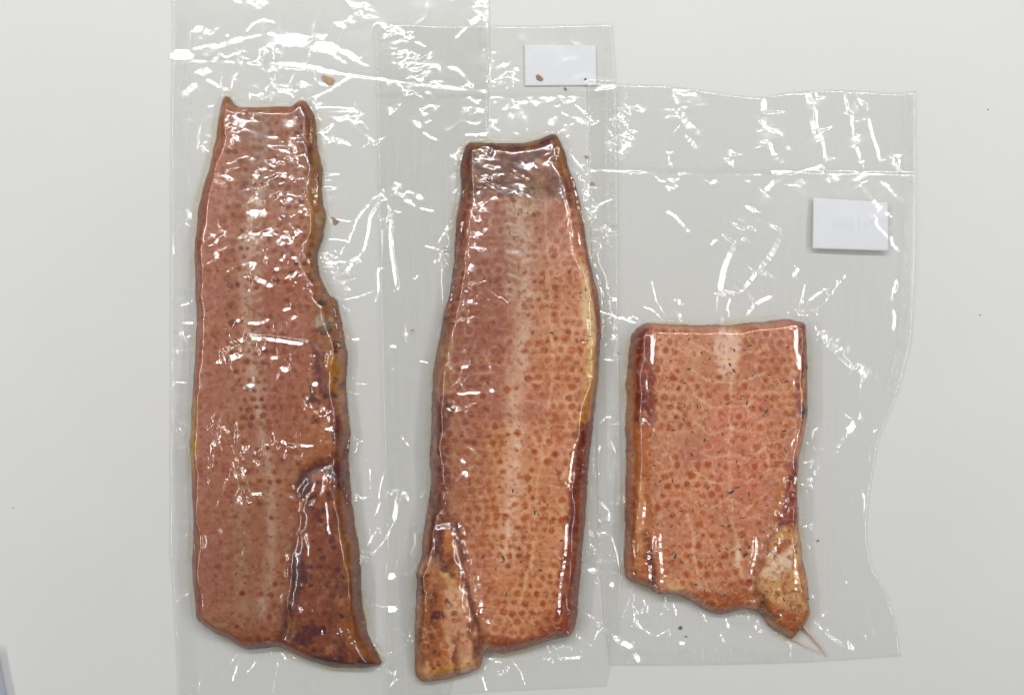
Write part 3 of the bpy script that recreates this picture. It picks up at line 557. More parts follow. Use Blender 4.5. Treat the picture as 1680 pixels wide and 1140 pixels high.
reg(640,855,4,[(3,220,80,215,180,180,280),(4,160,430,185,370,180,340),(4,370,740,375,850,385,950),(6,385,955,400,960),(3,535,300,530,360,545,420,550,520,590,680),(3,540,300,580,370,605,450,600,590,650,650,665,690),(3,400,0,410,60,440,110),(3,450,0,480,60,505,90),(3,1155,0,1150,200,1125,330,1110,450,1105,600),(4,1260,190,1265,260),(4,1170,570,1180,580),(6,1090,765,1130,770),(6,1150,740,1170,710),(5,700,800,720,790),(6,280,1060,315,1050),(3,170,990,200,1070),(3,500,690,540,700),(3,1290,0,1280,80,1300,150),(3,1310,130,1350,80,1400,65,1450,90,1470,150,1490,240,1510,310),(5,1285,240,1290,230),(3,1290,130,1350,190,1375,240,1350,270),(6,1290,310,1340,315,1400,320),(7,1310,320,1340,370,1365,400),(10,1520,240,1525,330,1530,370),(7,1445,385,1460,430),(3,1290,600,1380,670,1450,730),(8,1455,740,1500,780,1600,825),(3,1380,600,1370,700,1320,820,1270,880),(4,980,910,1080,900,1180,890,1260,885),(3,1060,830,1200,820,1215,790),(4,1600,560,1600,620,1640,690),(5,700,990,740,1000,790,930),(3,640,890,700,910,740,925)])
reg(980,100,3,[(4,175,185,140,220,80,300,60,370,70,440,125,495),(5,175,190,150,280,130,370,130,480),(8,130,350,100,390),(9,390,140,400,190,400,260,430,290),(6,430,145,425,180),(9,480,160,470,220,480,270,440,290),(9,400,280,450,320,505,365),(6,430,370,460,400,485,440),(3,345,500,350,470,370,445),(5,350,512,370,512),(11,650,440,645,470,660,520),(9,820,185,818,260,835,360,850,440),(6,815,280,850,430,870,480,920,510),(9,1035,150,1045,230,1060,310,1085,380),(4,1075,150,1075,250,1085,360,1110,430,1112,490),(7,920,425,945,440),(4,1215,155,1225,220,1250,330,1260,400,1290,490),(4,1215,150,1250,160,1300,165,1325,250),(4,1250,340,1260,230,1280,190,1320,240),(5,1330,280,1350,370,1375,440,1385,500),(6,1280,500,1310,505),(4,1450,520,1455,470,1485,470,1480,520,1455,525),(5,512,508,518,514),(6,560,610,580,585),(5,735,600,740,585),(5,155,560,170,560),(3,280,560,300,590,340,600),(5,340,580,370,590,375,620,350,640,335,610),(5,335,740,380,765,420,810,455,850),(5,555,910,585,875),(6,920,575,860,600,820,650,790,720),(5,720,715,760,735,790,745),(8,755,745,740,800,690,890,650,950,620,1030,600,1140),(8,995,575,1000,620,985,680,960,750,900,860,850,960,790,1030),(7,790,1030,750,1080,700,1140),(5,1020,540,1060,535,1110,512),(5,850,548,960,550),(4,1140,600,1135,565,1165,560,1165,605),(5,1285,560,1290,610,1330,670,1380,730,1430,768),(7,1370,740,1400,760),(4,1365,770,1358,810,1400,855,1430,875,1440,910,1470,940),(4,1385,595,1420,620,1450,660,1480,690),(5,1420,830,1440,850),(3,1290,560,1400,565),(5,1455,1140,1460,1080),(5,1210,1060,1180,1080,1140,1110,1090,1140),(4,10,135,80,130)])
reg(1260,420,3,[(4,130,270,170,240,240,185,300,145,350,120,370,95),(3,150,275,210,270,260,240,300,195,330,150,370,100),(3,140,295,200,290),(3,220,345,235,360,225,375),(6,250,385,265,430,300,450,350,490,420,560),(6,260,385,310,435,380,470,450,505,540,550),(8,300,440,340,465),(9,430,555,470,555,520,580,545,560),(5,170,1105,220,1075,280,1010,340,940,380,880),(10,390,870,410,840,430,810),(8,440,800,470,795),(5,620,120,600,190),(7,590,210,605,205),(5,605,260,615,300,610,370),(5,518,850,520,865),(4,130,340,135,400,130,460,145,500,145,560),(7,115,105,145,60)])
reg(960,930,3.111,[(3,245,210,250,260,290,310,360,350),(3,250,200,270,230),(3,360,350,430,310,460,270,465,230,445,180),(5,360,225,375,250,340,285),(5,380,240,410,220,415,190),(3,290,155,315,200,320,235),(3,740,290,690,340,665,385),(4,770,370,840,340,880,320),(6,475,385,510,385),(8,250,440,280,480),(5,760,245,880,245),(3,870,265,930,290,990,350,1060,350),(4,1205,245,1260,190,1300,110,1345,60,1365,0),(3,1190,300,1260,360,1320,402),(5,1320,402,1400,360,1440,340),(9,1440,340,1490,310,1560,270)])
reg(980,765,4,[(3,310,210,295,320,290,430),(3,250,400,240,520,255,620,240,690,260,760),(3,325,420,330,560,345,740),(3,405,430,410,560,420,680,415,790,380,790,365,765),(3,1270,30,1210,180,1150,330,1135,480),(3,1300,50,1270,170,1190,350),(3,1025,450,1010,560,985,720),(3,1035,455,1040,540,1010,660,990,740),(7,1075,410,1075,460),(3,1205,430,1190,490,1150,560,1100,610),(3,1150,420,1195,395,1205,425),(4,1140,830,1180,820,1190,790),(3,1290,580,1295,700,1300,820),(3,1290,840,1320,950,1320,1100),(3,985,880,1010,900,1050,870),(5,1200,970,1210,985),(3,1300,180,1320,150),(4,765,660,775,668)])
reg(980,480,4,[(4,360,210,358,300,355,400,350,460),(4,280,850,310,820),(5,55,210,130,195,230,165),(6,55,310,120,280,195,240),(6,40,35,120,45),(3,240,150,285,220),(3,290,90,350,110,400,150,430,190),(6,530,40,540,90),(6,515,125,540,150,550,200),(4,790,0,780,90,790,200),(4,870,30,840,130,800,205),(6,1140,25,1080,50,1030,80,970,150)])

# ------------------------------------------------------------------ lay the films
def drape(h, c):
    a = np.where(h > 0, h + c, 0).astype(np.float32)
    tgt = a.copy()
    for i in range(14):
        a = np.maximum(tgt, blur(a, 1.6) * .93)
    return np.maximum(blur(a, 1.2), tgt)
def gtarget(x, y, z):
    """surface gradients (dz/dx, dz/dy in table axes) that mirror each ceiling panel into the camera, sampled along the panel"""
    X, Y = W(x, y); out = []
    vc = np.stack([-X, -Y, CAMZ - z], -1); vc /= np.linalg.norm(vc, axis=-1, keepdims=True)
    for c, hv, wd, rad, _ in LAMPS:
        for t in np.linspace(-.94, .94, 25):
            vl = np.stack([c[0] + hv[0] * t - X, c[1] + hv[1] * t - Y, c[2] - z], -1); vl /= np.linalg.norm(vl, axis=-1, keepdims=True)
            H = vl + vc; out.append(-H[..., :2] / H[..., 2:3])
    return np.stack(out, 0), len(LAMPS), 25

def resample(p, step=2.0, jit=.22, rs=np.random.RandomState(3)):
    if len(p) == 1: p = np.array([p[0] - [1.5, 1], p[0] + [1.5, 1]])
    seg = np.linalg.norm(np.diff(p, axis=0), axis=1); s = np.r_[0, np.cumsum(seg)]
    n = max(3, int(s[-1] / step) + 1); t = np.linspace(0, s[-1], n)
    q = np.stack([np.interp(t, s, p[:, 0]), np.interp(t, s, p[:, 1])], 1)
    if n > 4:
        for _ in range(2): q[1:-1] = q[1:-1] * .5 + (q[:-2] + q[2:]) * .25
        nz = rs.normal(0, jit, (n, 2)); nz[1:-1] = (nz[1:-1] + nz[:-2] + nz[2:]) / 2; q += nz
    return q
def crease(Z, p, wpx, amp=1.0, bmul=1.0):
    """tilt a narrow facet of film along p so that a ceiling panel glints in it, easing back to the old surface on both sides"""
    p = resample(p); n = len(p); ps = p.copy()
    if n > 6:
        for _ in range(3): ps[1:-1] = ps[1:-1] * .5 + (ps[:-2] + ps[2:]) * .25
    tg = np.gradient(ps, axis=0);  tg /= np.maximum(np.linalg.norm(tg, axis=1, keepdims=True), 1e-6)
    nrm = np.stack([-tg[:, 1], tg[:, 0]], 1)                     # in pixel axes (y down)
    x0, y0 = p.min(0) - wpx * 5 - 10; x1, y1 = p.max(0) + wpx * 5 + 10
    i0, i1 = max(int(y0 - Y0), 2), min(int(y1 - Y0), NY - 2); j0, j1 = max(int(x0 - X0), 2), min(int(x1 - X0), NX - 2)
    if i1 - i0 < 3 or j1 - j0 < 3: return
    sub = Z[i0:i1, j0:j1]; x = PX[i0:i1, j0:j1]; y = PY[i0:i1, j0:j1]
    gy, gx = np.gradient(blur(sub, 1.2) if sub.size < 90000 else sub)
    ci = np.clip((p[:, 1] - Y0 - i0).astype(int), 0, sub.shape[0] - 1); cj = np.clip((p[:, 0] - X0 - j0).astype(int), 0, sub.shape[1] - 1)
    gb = np.stack([gx[ci, cj] / S, -gy[ci, cj] / S], 1)          # table axes
    G, nl, ns = gtarget(p[:, 0], p[:, 1], sub[ci, cj])
    nw = np.stack([nrm[:, 0], -nrm[:, 1]], 1); tw = np.stack([tg[:, 0], -tg[:, 1]], 1)
    df = G - gb[None]
    s_all = (df * nw[None]).sum(-1); res = np.abs((df * tw[None]).sum(-1))
    rs_ = (df * tw[None]).sum(-1); cost = (res * 1.6 + np.abs(s_all)).reshape(nl, ns, n)
    k = cost.argmin(1); cl = np.take_along_axis(cost, k[:, None], 1)[:, 0]; sl_ = np.take_along_axis(s_all.reshape(nl, ns, n), k[:, None], 1)[:, 0]
    kern = np.ones(min(9, n)) / min(9, n)
    cl = np.stack([np.convolve(np.pad(c_, 4, mode='edge'), kern, 'same')[4:-4] for c_ in cl])
    tr_ = np.take_along_axis(rs_.reshape(nl, ns, n), k[:, None], 1)[:, 0]
    li = cl.argmin(0); s = sl_[li, np.arange(n)] + (gb * nw).sum(1); s = np.clip(s, -1.2, 1.2) * amp
    zc = sub[ci, cj].astype(float)
    if n > 8: zc = np.convolve(np.pad(zc, 3, mode='edge'), np.ones(7) / 7, 'valid')
    ds = np.r_[0, np.linalg.norm(np.diff(p, axis=0), axis=1)] * S; dr = np.zeros(n); tau = np.clip(tr_[li, np.arange(n)], -.5, .5)
    for i in range(1, n): dr[i] = (dr[i - 1] + tau[i] * ds[i]) * math.exp(-ds[i] / S / 30)
    dr -= (dr.max() + dr.min()) * .5; dr = np.clip(dr, -.0011, .0011)
    if n > 4: s[1:-1] = s[1:-1] * .5 + (s[:-2] + s[2:]) * .25
    px_ = np.maximum(np.r_[0, np.cumsum(ds[1:])] / S, 0); px_ = px_ + np.arange(n) * 1e-4
    zg = np.gradient(zc, px_); dg = np.gradient(dr, px_); sg = np.gradient(s, px_)
    tt = np.linspace(0, 1, n); taper = np.clip(np.minimum(tt, 1 - tt) * max(n * 2.0 / (wpx + 2), 4) + .35, 0, 1)
    wpx = wpx * (1.1 + min(n, 60) * .006) + 1.0; ww = wpx * .5 * taper
    best = np.full(x.shape, 1e9, np.float32); D = np.zeros_like(best); Sx = np.zeros_like(best); Wd = np.ones_like(best); E = np.zeros_like(best); Zc = np.zeros_like(best); Gn = np.zeros_like(best); Dr = np.zeros_like(best); gn_ = (gb * nw).sum(1)
    for i in range(n):
        dx = x - p[i, 0]; dy = y - p[i, 1]; q = dx * dx + dy * dy; m = q < best; al = np.clip(dx * tg[i, 0] + dy * tg[i, 1], -2, 2)
        best = np.where(m, q, best); D = np.where(m, dx * nrm[i, 0] + dy * nrm[i, 1], D); Sx = np.where(m, s[i] + sg[i] * al, Sx); Wd = np.where(m, ww[i], Wd); Zc = np.where(m, zc[i] + zg[i] * al, Zc); Gn = np.where(m, gn_[i], Gn); Dr = np.where(m, dr[i] + dg[i] * al, Dr)
        al = dx * tg[i, 0] + dy * tg[i, 1]
        E = np.where(m, np.where((i == 0) & (al < 0), -al, np.where((i == n - 1) & (al > 0), al, 0)), E)
    b = (Wd * 2.2 + 3.0) * bmul
    a = np.abs(D); c_ = np.clip(D, -Wd, Wd); fall = np.exp(-(np.maximum(a - Wd, 0) / b) ** 1.5) * np.exp(-(E / (Wd + 1.5)) ** 2)
    zo = sub + ((Sx - Gn) * c_ * S + Dr) * fall; mi = np.clip((Wd + .8 - a) / 1.0, 0, 1) * np.exp(-(E / (Wd + 1.0)) ** 2)
    Z[i0:i1, j0:j1] = (zo * (1 - mi) + (Zc + Dr + Sx * D * S) * mi).astype(np.float32)

B1 = dict(top=[281,-45,805,-45], left=[281,-45,283,80,280,160,280,300,279,500,279,900,286,1010,292,1100,292,1175], right=[805,-45,803,120,800,230,796,500,790,800,760,1050,730,1175], bottom=[292,1175,730,1175])
B2 = dict(top=[613,34,660,40,730,43,820,42,900,42,980,39,1005,40], left=[613,34,618,150,620,300,626,600,634,900,634,1060,632,1142], right=[1005,40,1012,140,1014,300,1016,600,1021,900,1018,1000,1004,1085,995,1125], bottom=[632,1142,735,1138,860,1131,995,1125])
B3 = dict(top=[962,136,1010,138,1075,139,1110,142,1180,152,1240,160,1290,152,1340,147,1400,148,1450,152,1482,153,1503,148], left=[962,136,966,300,975,600,982,900,990,1010,1000,1090], right=[1503,148,1502,270,1499,450,1496,560,1472,650,1442,720,1428,800,1421,870,1430,930,1455,970,1470,1020,1478,1075], bottom=[1000,1090,1060,1091,1200,1089,1300,1086,1370,1083,1478,1075])
def coons(B, step, grow=0):
    T, L, R_, Bo = (pairs(B[k]) for k in ('top', 'left', 'right', 'bottom'))
    wdt = T[-1, 0] - T[0, 0]; hgt = L[-1, 1] - L[0, 1]
    nu = int(wdt / step) + 1; nv = int(hgt / step) + 1
    u = np.linspace(0, 1, nu)[None]; v = np.linspace(0, 1, nv)[:, None]
    def al(P, t, ax):
        s = (P[:, ax] - P[0, ax]) / (P[-1, ax] - P[0, ax]); o = 1 - ax
        return P[0, ax] + t * (P[-1, ax] - P[0, ax]), np.interp(t, s, blurs(P, s, o))
    def blurs(P, s, o): return P[:, o]
    tx_, ty_ = al(T, u[0], 0); bx_, by_ = al(Bo, u[0], 0); ly, lx = al(L, v[:, 0], 1); ry, rx = al(R_, v[:, 0], 1)
    def sm(a, k=9):
        p_ = np.pad(a, k, mode='reflect', reflect_type='odd'); return np.convolve(p_, np.ones(2 * k + 1) / (2 * k + 1), 'valid')
    k = max(3, int(14 / step)); lx, rx, ty_, by_ = sm(lx, k), sm(rx, k), sm(ty_, k), sm(by_, k)
    X = (1 - u) * lx[:, None] + u * rx[:, None] + (1 - v) * tx_[None] + v * bx_[None] - ((1 - u) * (1 - v) * T[0, 0] + u * (1 - v) * T[-1, 0] + (1 - u) * v * L[-1, 0] + u * v * R_[-1, 0])
    Y = (1 - u) * ly[:, None] + u * ry[:, None] + (1 - v) * ty_[None] + v * by_[None] - ((1 - u) * (1 - v) * T[0, 1] + u * (1 - v) * T[-1, 1] + (1 - u) * v * L[-1, 1] + u * v * R_[-1, 1])
    return X, Y
def bag_poly(B):
    return np.concatenate([pairs(B['top']), pairs(B['right']), pairs(B['bottom'])[::-1], pairs(B['left'])[::-1]])
BP = [bag_poly(b) for b in (B1, B2, B3)]

def soft_base(seed, lo):
    z = lo + .0006 * fbm(PX, PY, 90, seed, 3) + .00022 * fbm(PX, PY, 26, seed + 9, 3, 60) + .00002 * fbm(PX, PY, 9, seed + 19, 2, 18)
    rd = (1 - np.abs(fbm(PX, PY, 46, seed + 31, 2, 70))) ** 8; z = z + .0007 * rd * np.clip(fbm(PX, PY, 110, seed + 41, 2) * 2 + .2, 0, 1)
    return z.astype(np.float32)
BASE = [soft_base(500, .0022), soft_base(520, .0024), soft_base(540, .0022)]
# the empty mouth of the right hand pack stands up in folds
def bump(cx, cy, rx, ry, h): return (h * np.exp(-((PX - cx) / rx) ** 2 - ((PY - cy) / ry) ** 2)).astype(np.float32)
BASE[2] += bump(1400, 400, 150, 110, .006)
DR = [drape(FH[i], .0013) for i in range(3)]
Z = [None] * 3
def smax(a, b, k=.0006):
    h = np.clip(.5 + .5 * (a - b) / k, 0, 1); return b * (1 - h) + a * h + k * h * (1 - h)
def pleats(i):
    pts = k_(FP[i]); n = len(pts); sl = box(pts, 110); sl = (slice(max(sl[0].start, 0), min(sl[0].stop, NY)), slice(max(sl[1].start, 0), min(sl[1].stop, NX)))
    x = PX[sl]; y = PY[sl]; best = np.full(x.shape, 1e9, np.float32); arc = np.zeros_like(best); s0 = 0
    for k in range(n):
        a = pts[k]; b = pts[(k + 1) % n]; d = b - a; L = math.hypot(*d) + 1e-6; t = np.clip(((x - a[0]) * d[0] + (y - a[1]) * d[1]) / L ** 2, 0, 1)
        q = (x - a[0] - t * d[0]) ** 2 + (y - a[1] - t * d[1]) ** 2; m = q < best; best = np.where(m, q, best); arc = np.where(m, s0 + t * L, arc); s0 += L
    dist = np.sqrt(best); out = ~inside(x, y, pts)
    arc = blur(arc, 1.0) + 5 * vnoise(x, y, 25, 811 + i); z = np.zeros_like(best)
    for sc, am, rg, sd in ((34, .0016, 30, 1), (15, .0007, 16, 2)):
        nz = vnoise(arc, 0 * arc + 50.5 * sd, sc, 820 + i + sd); z += am * np.clip(nz * 1.6, 0, 1) ** 1.5 * np.exp(-dist / (rg * (1 + .6 * vnoise(arc, 0 * arc, 60, 830 + i)))) * np.clip(dist / 5, 0, 1)
    r = np.zeros((NY, NX), np.float32); r[sl] = np.where(out, z, 0); return r
for i in range(3): BASE[i] = BASE[i] + pleats(i)
for i in range(3): Z[i] = smax(DR[i], BASE[i] * np.clip(1 - DR[i] / .004, .15, 1)).astype(np.float32)
# heat welds are pressed flat: shallow steps along them
WELD = [[281,94,400,97,520,110,600,122,700,135,803,146], [616,152,700,153,800,155,900,156,1012,150], [964,273,1050,277,1180,281,1260,281,1330,277,1400,278,1502,280]]
for i, wl in enumerate(WELD):
    dd = segdist(PX, PY, pairs(wl)); m = np.exp(-(dd / 7) ** 4); lvl = blur(Z[i], 14)
    Z[i] = Z[i] * (1 - .8 * m) + (lvl * .8) * (.8 * m)
own = [[], [], []]
order = (1, 0, 2)
for wpx, p in ST:
    on = [inside(p[:, 0], p[:, 1], FP[j]).mean() > .45 for j in range(3)]
    if any(on): j = on.index(True); own[j].append((wpx * 1.3 + .6, k_(p)))
    else:
        c = p.mean(0)[None]
        for j in order:
            if inside(c[:, 0], c[:, 1], BP[j])[0]: own[j].append((wpx, p)); break
for j in range(3):
    if j == 1:   # lies on its neighbours where they overlap
        over = np.where(inside(PX, PY, BP[0]), np.where(FH[0] > 0, 0, Z[0]), 0); over = np.maximum(over, np.where(inside(PX, PY, BP[2]) & (PX < 1026), np.minimum(Z[2], .006), 0))
        Z[1] = np.maximum(Z[1], over + .0022).astype(np.float32); Z[1] = np.maximum(blur(Z[1], 1.5), over + .0016)
    # small tension creases where the film pulls off the rim of the fish
    rs = np.random.RandomState(60 + j); q_ = k_(FP[j]); c0 = q_.mean(0)
    for _ in range(34):
        k = rs.randint(len(q_)); a = q_[k]; tn = q_[(k + 1) % len(q_)] - q_[k - 1]; nn = np.array([tn[1], -tn[0]]) / (np.linalg.norm(tn) + 1e-6)
        if inside(np.array([a[0] + nn[0] * 6]), np.array([a[1] + nn[1] * 6]), q_)[0]: nn = -nn
        if j == 1 and rs.rand() < .3: continue
        L0 = rs.uniform(4, 12); L1 = L0 + rs.exponential(22) + 12; t_ = np.array([-nn[1], nn[0]]) * rs.normal(0, .35)
        own[j].insert(0, (rs.uniform(1.8, 3.6), np.stack([a + (nn + t_) * L0, a + (nn + t_ * 1.4) * (L0 + L1) / 2, a + (nn + t_) * L1])))
    for wpx, p in sorted(own[j], key=lambda t: -t[0]): crease(Z[j], p, wpx)
    floor_ = np.where(FH[j] > 0, FH[j] + .00012, .0009 if j != 1 else .0012)
    Z[j] = np.maximum(Z[j], floor_)

BINFO = [('large clear vacuum bag around the longest fillet, running off the top and bottom at left', 'left'),
         ('clear vacuum bag lapping over both neighbours, paper label at its top right corner', 'middle'),
         ('short wide clear vacuum bag with a crumpled open mouth around the short fillet', 'right')]
BAGS = []
for j, B in enumerate((B1, B2, B3)):
    p = BP[j]; c = p.mean(0); bx, by = W(*c)
    e = empty('vacuum_bag', (float(bx), float(by), 0)); tag(e, BINFO[j][0], 'vacuum bag', 'vacuum bags of smoked fish'); BAGS.append(e)
    X, Y = coons(B, 1.35)
    zz = samp(Z[j], X, Y)
    # free edges curl down to the layer below
    ny, nx = X.shape; eu = np.minimum(np.arange(nx), nx - 1 - np.arange(nx))[None]; ev = np.minimum(np.arange(ny), ny - 1 - np.arange(ny))[:, None]
    ed = np.minimum(eu, ev) * 1.35
    # juice held between film and fish: faint straw tint near the rim
    rim = samp(f_ := blur((FH[j] > 0).astype(np.float32), 7), X, Y); onf = samp((FH[j] > 0).astype(np.float32), X, Y)
    jn = np.clip(fbm(X, Y, 28, 700 + j, 3) * 1.6 + .35, 0, 1)
    ja = np.clip(rim * 2.2, 0, 1) * (1 - onf) * jn
    k_e = np.exp(-(ed / 2.2) ** 2); zz = zz * (1 - k_e) + (zz - .0011) * k_e
    tint = 1 - ja[..., None] * np.array([.04, .09, .24])
    wx, wy = W(X, Y)
    o = grid_mesh('top_film', wx, wy, zz, M_film, e, None, {'tint': np.concatenate([tint, 1 - np.clip(samp(blur((FH[j] > 0).astype(np.float32), 4), X, Y) * 6, 0, 1)[..., None]], -1).astype(np.float32)})
    Xb, Yb = coons(B, 9); zb = np.full(Xb.shape, .0004 if j != 1 else .0)
    if j == 1: zb = np.maximum(np.where(inside(Xb, Yb, BP[0]) , samp(np.where(FH[0] > 0, 0, np.minimum(Z[0], .004)), Xb, Yb) + .0004, .0006), np.where(inside(Xb, Yb, BP[2]), samp(np.minimum(Z[2], .004), Xb, Yb) + .0004, .0006)); zb = np.where(samp(FH[1], Xb, Yb) > 0, np.minimum(zb, .0015), zb)
    wx, wy = W(Xb, Yb); grid_mesh('back_film', wx, wy, zb, M_back, e)

def strip(name, pl, wd, m, parent, Zr, step=1.6, lift=.00025, wob=.6):
    """a band of film welded or embossed along a line, following the film it belongs to"""
    p = resample(pairs(pl), step, 0); tg = np.gradient(p, axis=0); tg /= np.linalg.norm(tg, axis=1, keepdims=True); nr = np.stack([-tg[:, 1], tg[:, 0]], 1)
    v = np.arange(-wd / 2, wd / 2 + .01, step)
    X = p[:, 0][:, None] + nr[:, 0][:, None] * v; Y = p[:, 1][:, None] + nr[:, 1][:, None] * v
    wx, wy = W(X, Y); return grid_mesh(name, wx, wy, samp(Zr, X, Y) + lift, m, parent)
for j in range(3): strip('heat_seal', WELD[j], 11, M_weld, BAGS[j], Z[j])
strip('side_seal', [298,-44,299,80,297,300,296,600,296,900,302,1010,308,1150], 30, M_seal, BAGS[0], Z[0])
strip('side_seal', [994,42,1000,140,1001,300,1003,600,1006,860], 20, M_seal, BAGS[1], Z[1])
strip('side_seal', [1491,156,1490,270,1486,450,1482,560,1460,645], 22, M_seal, BAGS[2], Z[2])
strip('side_seal', [1015,1075,1100,1076,1220,1074,1340,1072], 26, M_seal, BAGS[2], Z[2])

# ------------------------------------------------------------------ paper labels in the bags
def paper(poly, parent, Zr, off, lab):
    p = pairs(poly); n = 40; m = 26; u = np.linspace(0, 1, n)[None]; v = np.linspace(0, 1, m)[:, None]
    X = (1 - u) * (1 - v) * p[0, 0] + u * (1 - v) * p[1, 0] + u * v * p[2, 0] + (1 - u) * v * p[3, 0]
    Y = (1 - u) * (1 - v) * p[0, 1] + u * (1 - v) * p[1, 1] + u * v * p[2, 1] + (1 - u) * v * p[3, 1]
    z = samp(Zr, X, Y) - off; z = np.maximum(z, .0008)
    cu = np.minimum(u, 1 - u) * 39 + 0 * v; cv = np.minimum(v, 1 - v) * 25 + 0 * u
    mask = None
    wx, wy = W(X, Y); o = grid_mesh('paper_label', wx, wy, z, M_paper, parent, mask); o['label'] = lab
    so = o.modifiers.new('thickness', 'SOLIDIFY'); so.thickness = .00015; so.offset = -1
    return o
ZL2 = blur(Z[1], 10); ZL3 = blur(Z[2], 9)
l2 = paper([860,74,978,75,979,141,861,142], BAGS[1], ZL2, .0011, 'plain white paper label with a brown crumb on it')
l3 = paper([1332,325,1454,333,1454,413,1330,409], BAGS[2], ZL3, .0014, 'blank side of a white label, faint reversed writing')
def writing():
    cu = bpy.data.curves.new('writing', 'FONT'); cu.body = 'N1680'; cu.size = .0125; cu.align_x = 'CENTER'; cu.align_y = 'CENTER'; cu.offset = -.00012
    t = bpy.data.objects.new('tmp', cu); COL.objects.link(t); dg = bpy.context.evaluated_depsgraph_get()
    me = bpy.data.meshes.new_from_object(t.evaluated_get(dg)); bpy.data.objects.remove(t)
    n = len(me.vertices); co = np.zeros(n * 3, np.float32); me.vertices.foreach_get('co', co); co = co.reshape(-1, 3)
    px = 1397 - co[:, 0] / S; py = 370 - (co[:, 1]) / S + (px - 1397) * .0
    wx, wy = W(px, py); z = samp(ZL3, px, py) - .0014 + .0002
    me.vertices.foreach_set('co', np.stack([wx, wy, z], -1).astype(np.float32).ravel()); me.materials.append(M_ink)
    o = bpy.data.objects.new('reversed_writing', me); COL.objects.link(o); o.parent = l3
writing()

# ------------------------------------------------------------------ herbs on the fish, crumbs in the bags and on the table
def shard(V, Fc, x, y, z, L, wd, ang, th, rs):
    n = 7; b = len(V); ca, sa = math.cos(ang), math.sin(ang); bend = rs.uniform(-.7, .7)
    for zz, sc in ((0, 1.0), (th, .75)):
        for i in range(n):
            a = 2 * math.pi * i / n; r = rs.uniform(.75, 1.15) * sc
            u = math.cos(a) * L / 2 * r; v = math.sin(a) * wd / 2 * r + bend * u * u / max(L, 1e-6)
            V.append((x + u * ca - v * sa, y + u * sa + v * ca, z + zz))
    Fc.append(tuple(range(b + n, b + 2 * n)))
    for i in range(n): Fc.append((b + i, b + (i + 1) % n, b + n + (i + 1) % n, b + n + i))
HB = {0: [(385,688,7),(380,505,4),(376,478,5),(395,490,4),(434,400,6),(440,498,4),(360,402,4),(327,353,5),(341,510,3),(364,640,4),(340,890,4),(328,986,7),(345,885,5),(422,672,4),(498,650,3),(518,530,5),(540,530,4)],
      1: [(866,350,7),(876,352,9),(850,352,6),(836,382,8),(848,389,7),(762,420,11),(795,458,8),(756,478,7),(960,475,8),(857,500,4),(861,515,5),(936,443,5),(759,537,5),(892,333,6),(797,716,6),(855,598,4),(877,838,10),(883,842,6),(912,770,8),(868,795,5),(876,830,4),(759,714,5),(903,858,4),(826,912,12),(855,918,7),(790,640,4),(953,605,5),(875,1010,3),(740,930,5),(905,380,4)],
      2: [(1196,598,9),(1229,567,8),(1285,591,6),(1255,674,12),(1192,662,9),(1122,628,9),(1184,711,8),(1104,705,10),(1122,665,7),(1096,697,5),(1070,688,8),(1133,745,8),(1260,615,8),(1264,655,7),(1112,660,6),(1143,655,5),(1096,700,4),(1198,806,12),(1208,798,9),(1160,799,9),(1227,810,9),(1107,911,12),(1101,845,8),(1078,858,7),(1222,908,13),(1100,862,7),(1128,790,8),(1179,902,6),(1157,929,7),(1141,958,7),(1155,968,6),(1215,880,7),(1185,931,5),(1303,895,7),(1305,905,6),(1283,830,5),(1310,870,6),(1255,990,8),(1194,860,6),(1141,630,4),(1220,574,5),(1072,762,7),(1085,973,11),(1195,862,9),(1068,846,6),(1094,900,6),(1075,903,9),(1140,640,4),(1170,700,4),(1216,700,3),(1117,920,6)]}
for fi, f in enumerate(FIL):
    rs = np.random.RandomState(40 + fi); V, Fc = [], []
    L_ = list(HB[fi]); x0, y0 = f.pts.min(0); x1, y1 = f.pts.max(0)
    for _ in range((90, 300, 380)[fi]):
        L_.append((rs.uniform(x0, x1), rs.uniform(y0, y1), rs.choice([1.6, 2, 2.6, 4, 6, 8])))
    for (px, py, L) in L_:
        if samp(f.RD, px, py) < 5: continue
        wx, wy = W(*k_((px, py))); z = float(samp(f.RH, px, py)) + f.zb + .00005
        shard(V, Fc, float(wx), float(wy), z, L * S * 1.0, L * S * rs.uniform(.16, .42) if L > 3 else L * S * .8, rs.uniform(0, math.pi), .00022, rs)
    o = poly_mesh('herb_flecks', V, Fc, M_herb, f.e); o['kind'] = 'stuff'

def fold_tube(pl, wd, f, zs):
    p = resample(k_(pairs(pl)), 2.5, .3); n = len(p); tg = np.gradient(p, axis=0); tg /= np.linalg.norm(tg, axis=1, keepdims=True); V, Fc = [], []; m = 6
    for i in range(n):
        t = i / (n - 1); r = wd * S / 2 * (1 - .7 * t); wx, wy = W(p[i, 0], p[i, 1]); z = zs[0] * (1 - t) + zs[1] * t
        for q in range(m):
            a = 2 * math.pi * q / m; V.append((wx - tg[i, 1] * r * math.cos(a), wy - tg[i, 0] * r * math.cos(a), z + r * math.sin(a)))
    for i in range(n - 1):
        for q in range(m): Fc.append((i * m + q, i * m + (q + 1) % m, (i + 1) * m + (q + 1) % m, (i + 1) * m + q))
    Fc += [tuple(range(m))[::-1], tuple(range((n - 1) * m, n * m))]
    poly_mesh('juice_fold', V, Fc, M_fold, f.e, True)  # tapered tubes standing in for film folds filled with juice
M_fold = principled('pale_juice_fold', (.62, .40, .25), .35, (500, .2))
fold_tube([1324,1032,1340,1052,1353,1067,1366,1084], 5, FIL[2], (.004, .0022)); fold_tube([1306,1054,1324,1064,1342,1073,1358,1081], 2.5, FIL[2], (.003, .0022))


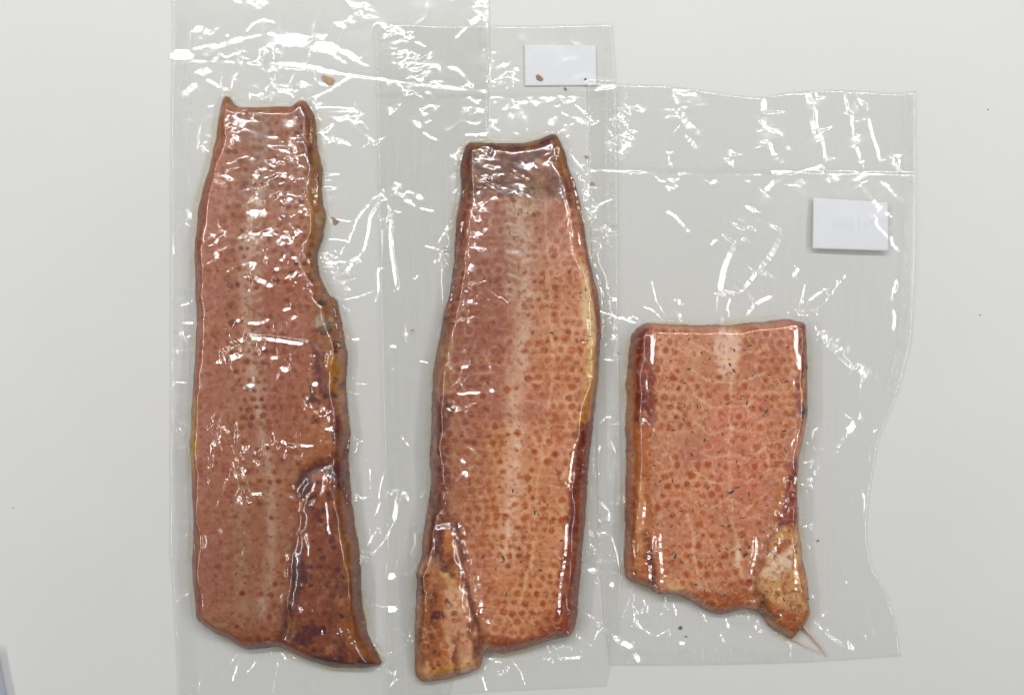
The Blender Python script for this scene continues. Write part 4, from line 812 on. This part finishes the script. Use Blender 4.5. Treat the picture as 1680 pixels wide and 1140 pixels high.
def crumb(px, py, L, wd, deg, z, m, lab, th=.0007, cat='crumb'):
    rs = np.random.RandomState(int(px + py)); V, Fc = [], []; wx, wy = W(px, py)
    shard(V, Fc, 0, 0, 0, L * S, wd * S, math.radians(deg), th * .6, rs)
    shard(V, Fc, L * S * .15, 0, th * .3, L * S * .6, wd * S * .7, math.radians(deg + 25), th * .7, rs)
    o = poly_mesh('crumb', V, Fc, m); o.location = (float(wx), float(wy), z); tag(o, lab, cat, 'loose crumbs')
def zl(j, px, py, d=.0009): return max(float(samp(Z[j], px, py)) - d, .0006)
crumb(537, 132, 26, 12, -35, zl(0, 537, 132), M_crumb_y, 'largest loose crumb, yellowish brown, just above the left fillet', .0005)
crumb(549, 362, 19, 8, -60, .0009, M_crumb, 'orange brown flake lying right of the ragged edge of the left fillet')
crumb(885, 130, 15, 9, -45, float(samp(ZL2, 885, 130)) - .0008, M_crumb, 'brown flake on the lower left corner of the upper paper label', .0004)
crumb(960, 131, 5, 4, 30, float(samp(ZL2, 960, 131)) - .0008, M_black, 'tiny dark speck at the lower right corner of the upper paper label', .0004)
crumb(927, 147, 8, 2.5, -70, zl(1, 927, 147), M_herb, 'thin dark sliver just below the bottom edge of the upper paper label', .0004)
crumb(971, 302, 11, 6, -10, zl(1, 971, 302), M_crumb_y, 'small yellow brown crumb right of the upper end of the middle fillet', .0005)
crumb(962, 258, 7, 3, -45, zl(1, 962, 258), M_crumb_y, 'tiny yellow sliver beside the top right corner of the middle fillet', .0004)
crumb(732, 408, 8, 4, -5, zl(1, 732, 408), M_crumb_y, 'small tan crumb left of the upper part of the middle fillet', .0005)
crumb(677, 542, 5, 4, 0, zl(1, 677, 542), M_crumb_y, 'small round tan crumb between the left and middle fillets', .0004)
crumb(1116, 1029, 8, 6, 60, zl(2, 1116, 1029), M_black, 'black peppery speck below the lower edge of the short fillet', .0005)
crumb(1125, 1043, 4, 3, 0, zl(2, 1125, 1043), M_black, 'smaller of two black specks below the short fillet', .0004)
crumb(1341, 886, 4, 3, 0, zl(2, 1341, 886), M_black, 'black dot in the film right of the lower end of the short fillet', .0004)
crumb(1621, 180, 2.6, 2.2, 0, .0001, M_black, 'dark dot on the bare table at the upper right', .0004, 'speck')
crumb(1608, 517, 2.6, 2.2, 0, .0001, M_black, 'dark dot on the bare table at the right, halfway down', .0004, 'speck')
crumb(21, 832, 4, 3, 0, .0001, M_table, 'whitish speck on the bare table at the far left', .0008, 'speck')
crumb(1014, 580, 4, 3, 20, zl(2, 1014, 580), M_herb, 'dark fleck in the gap between the middle and short fillets', .0004)
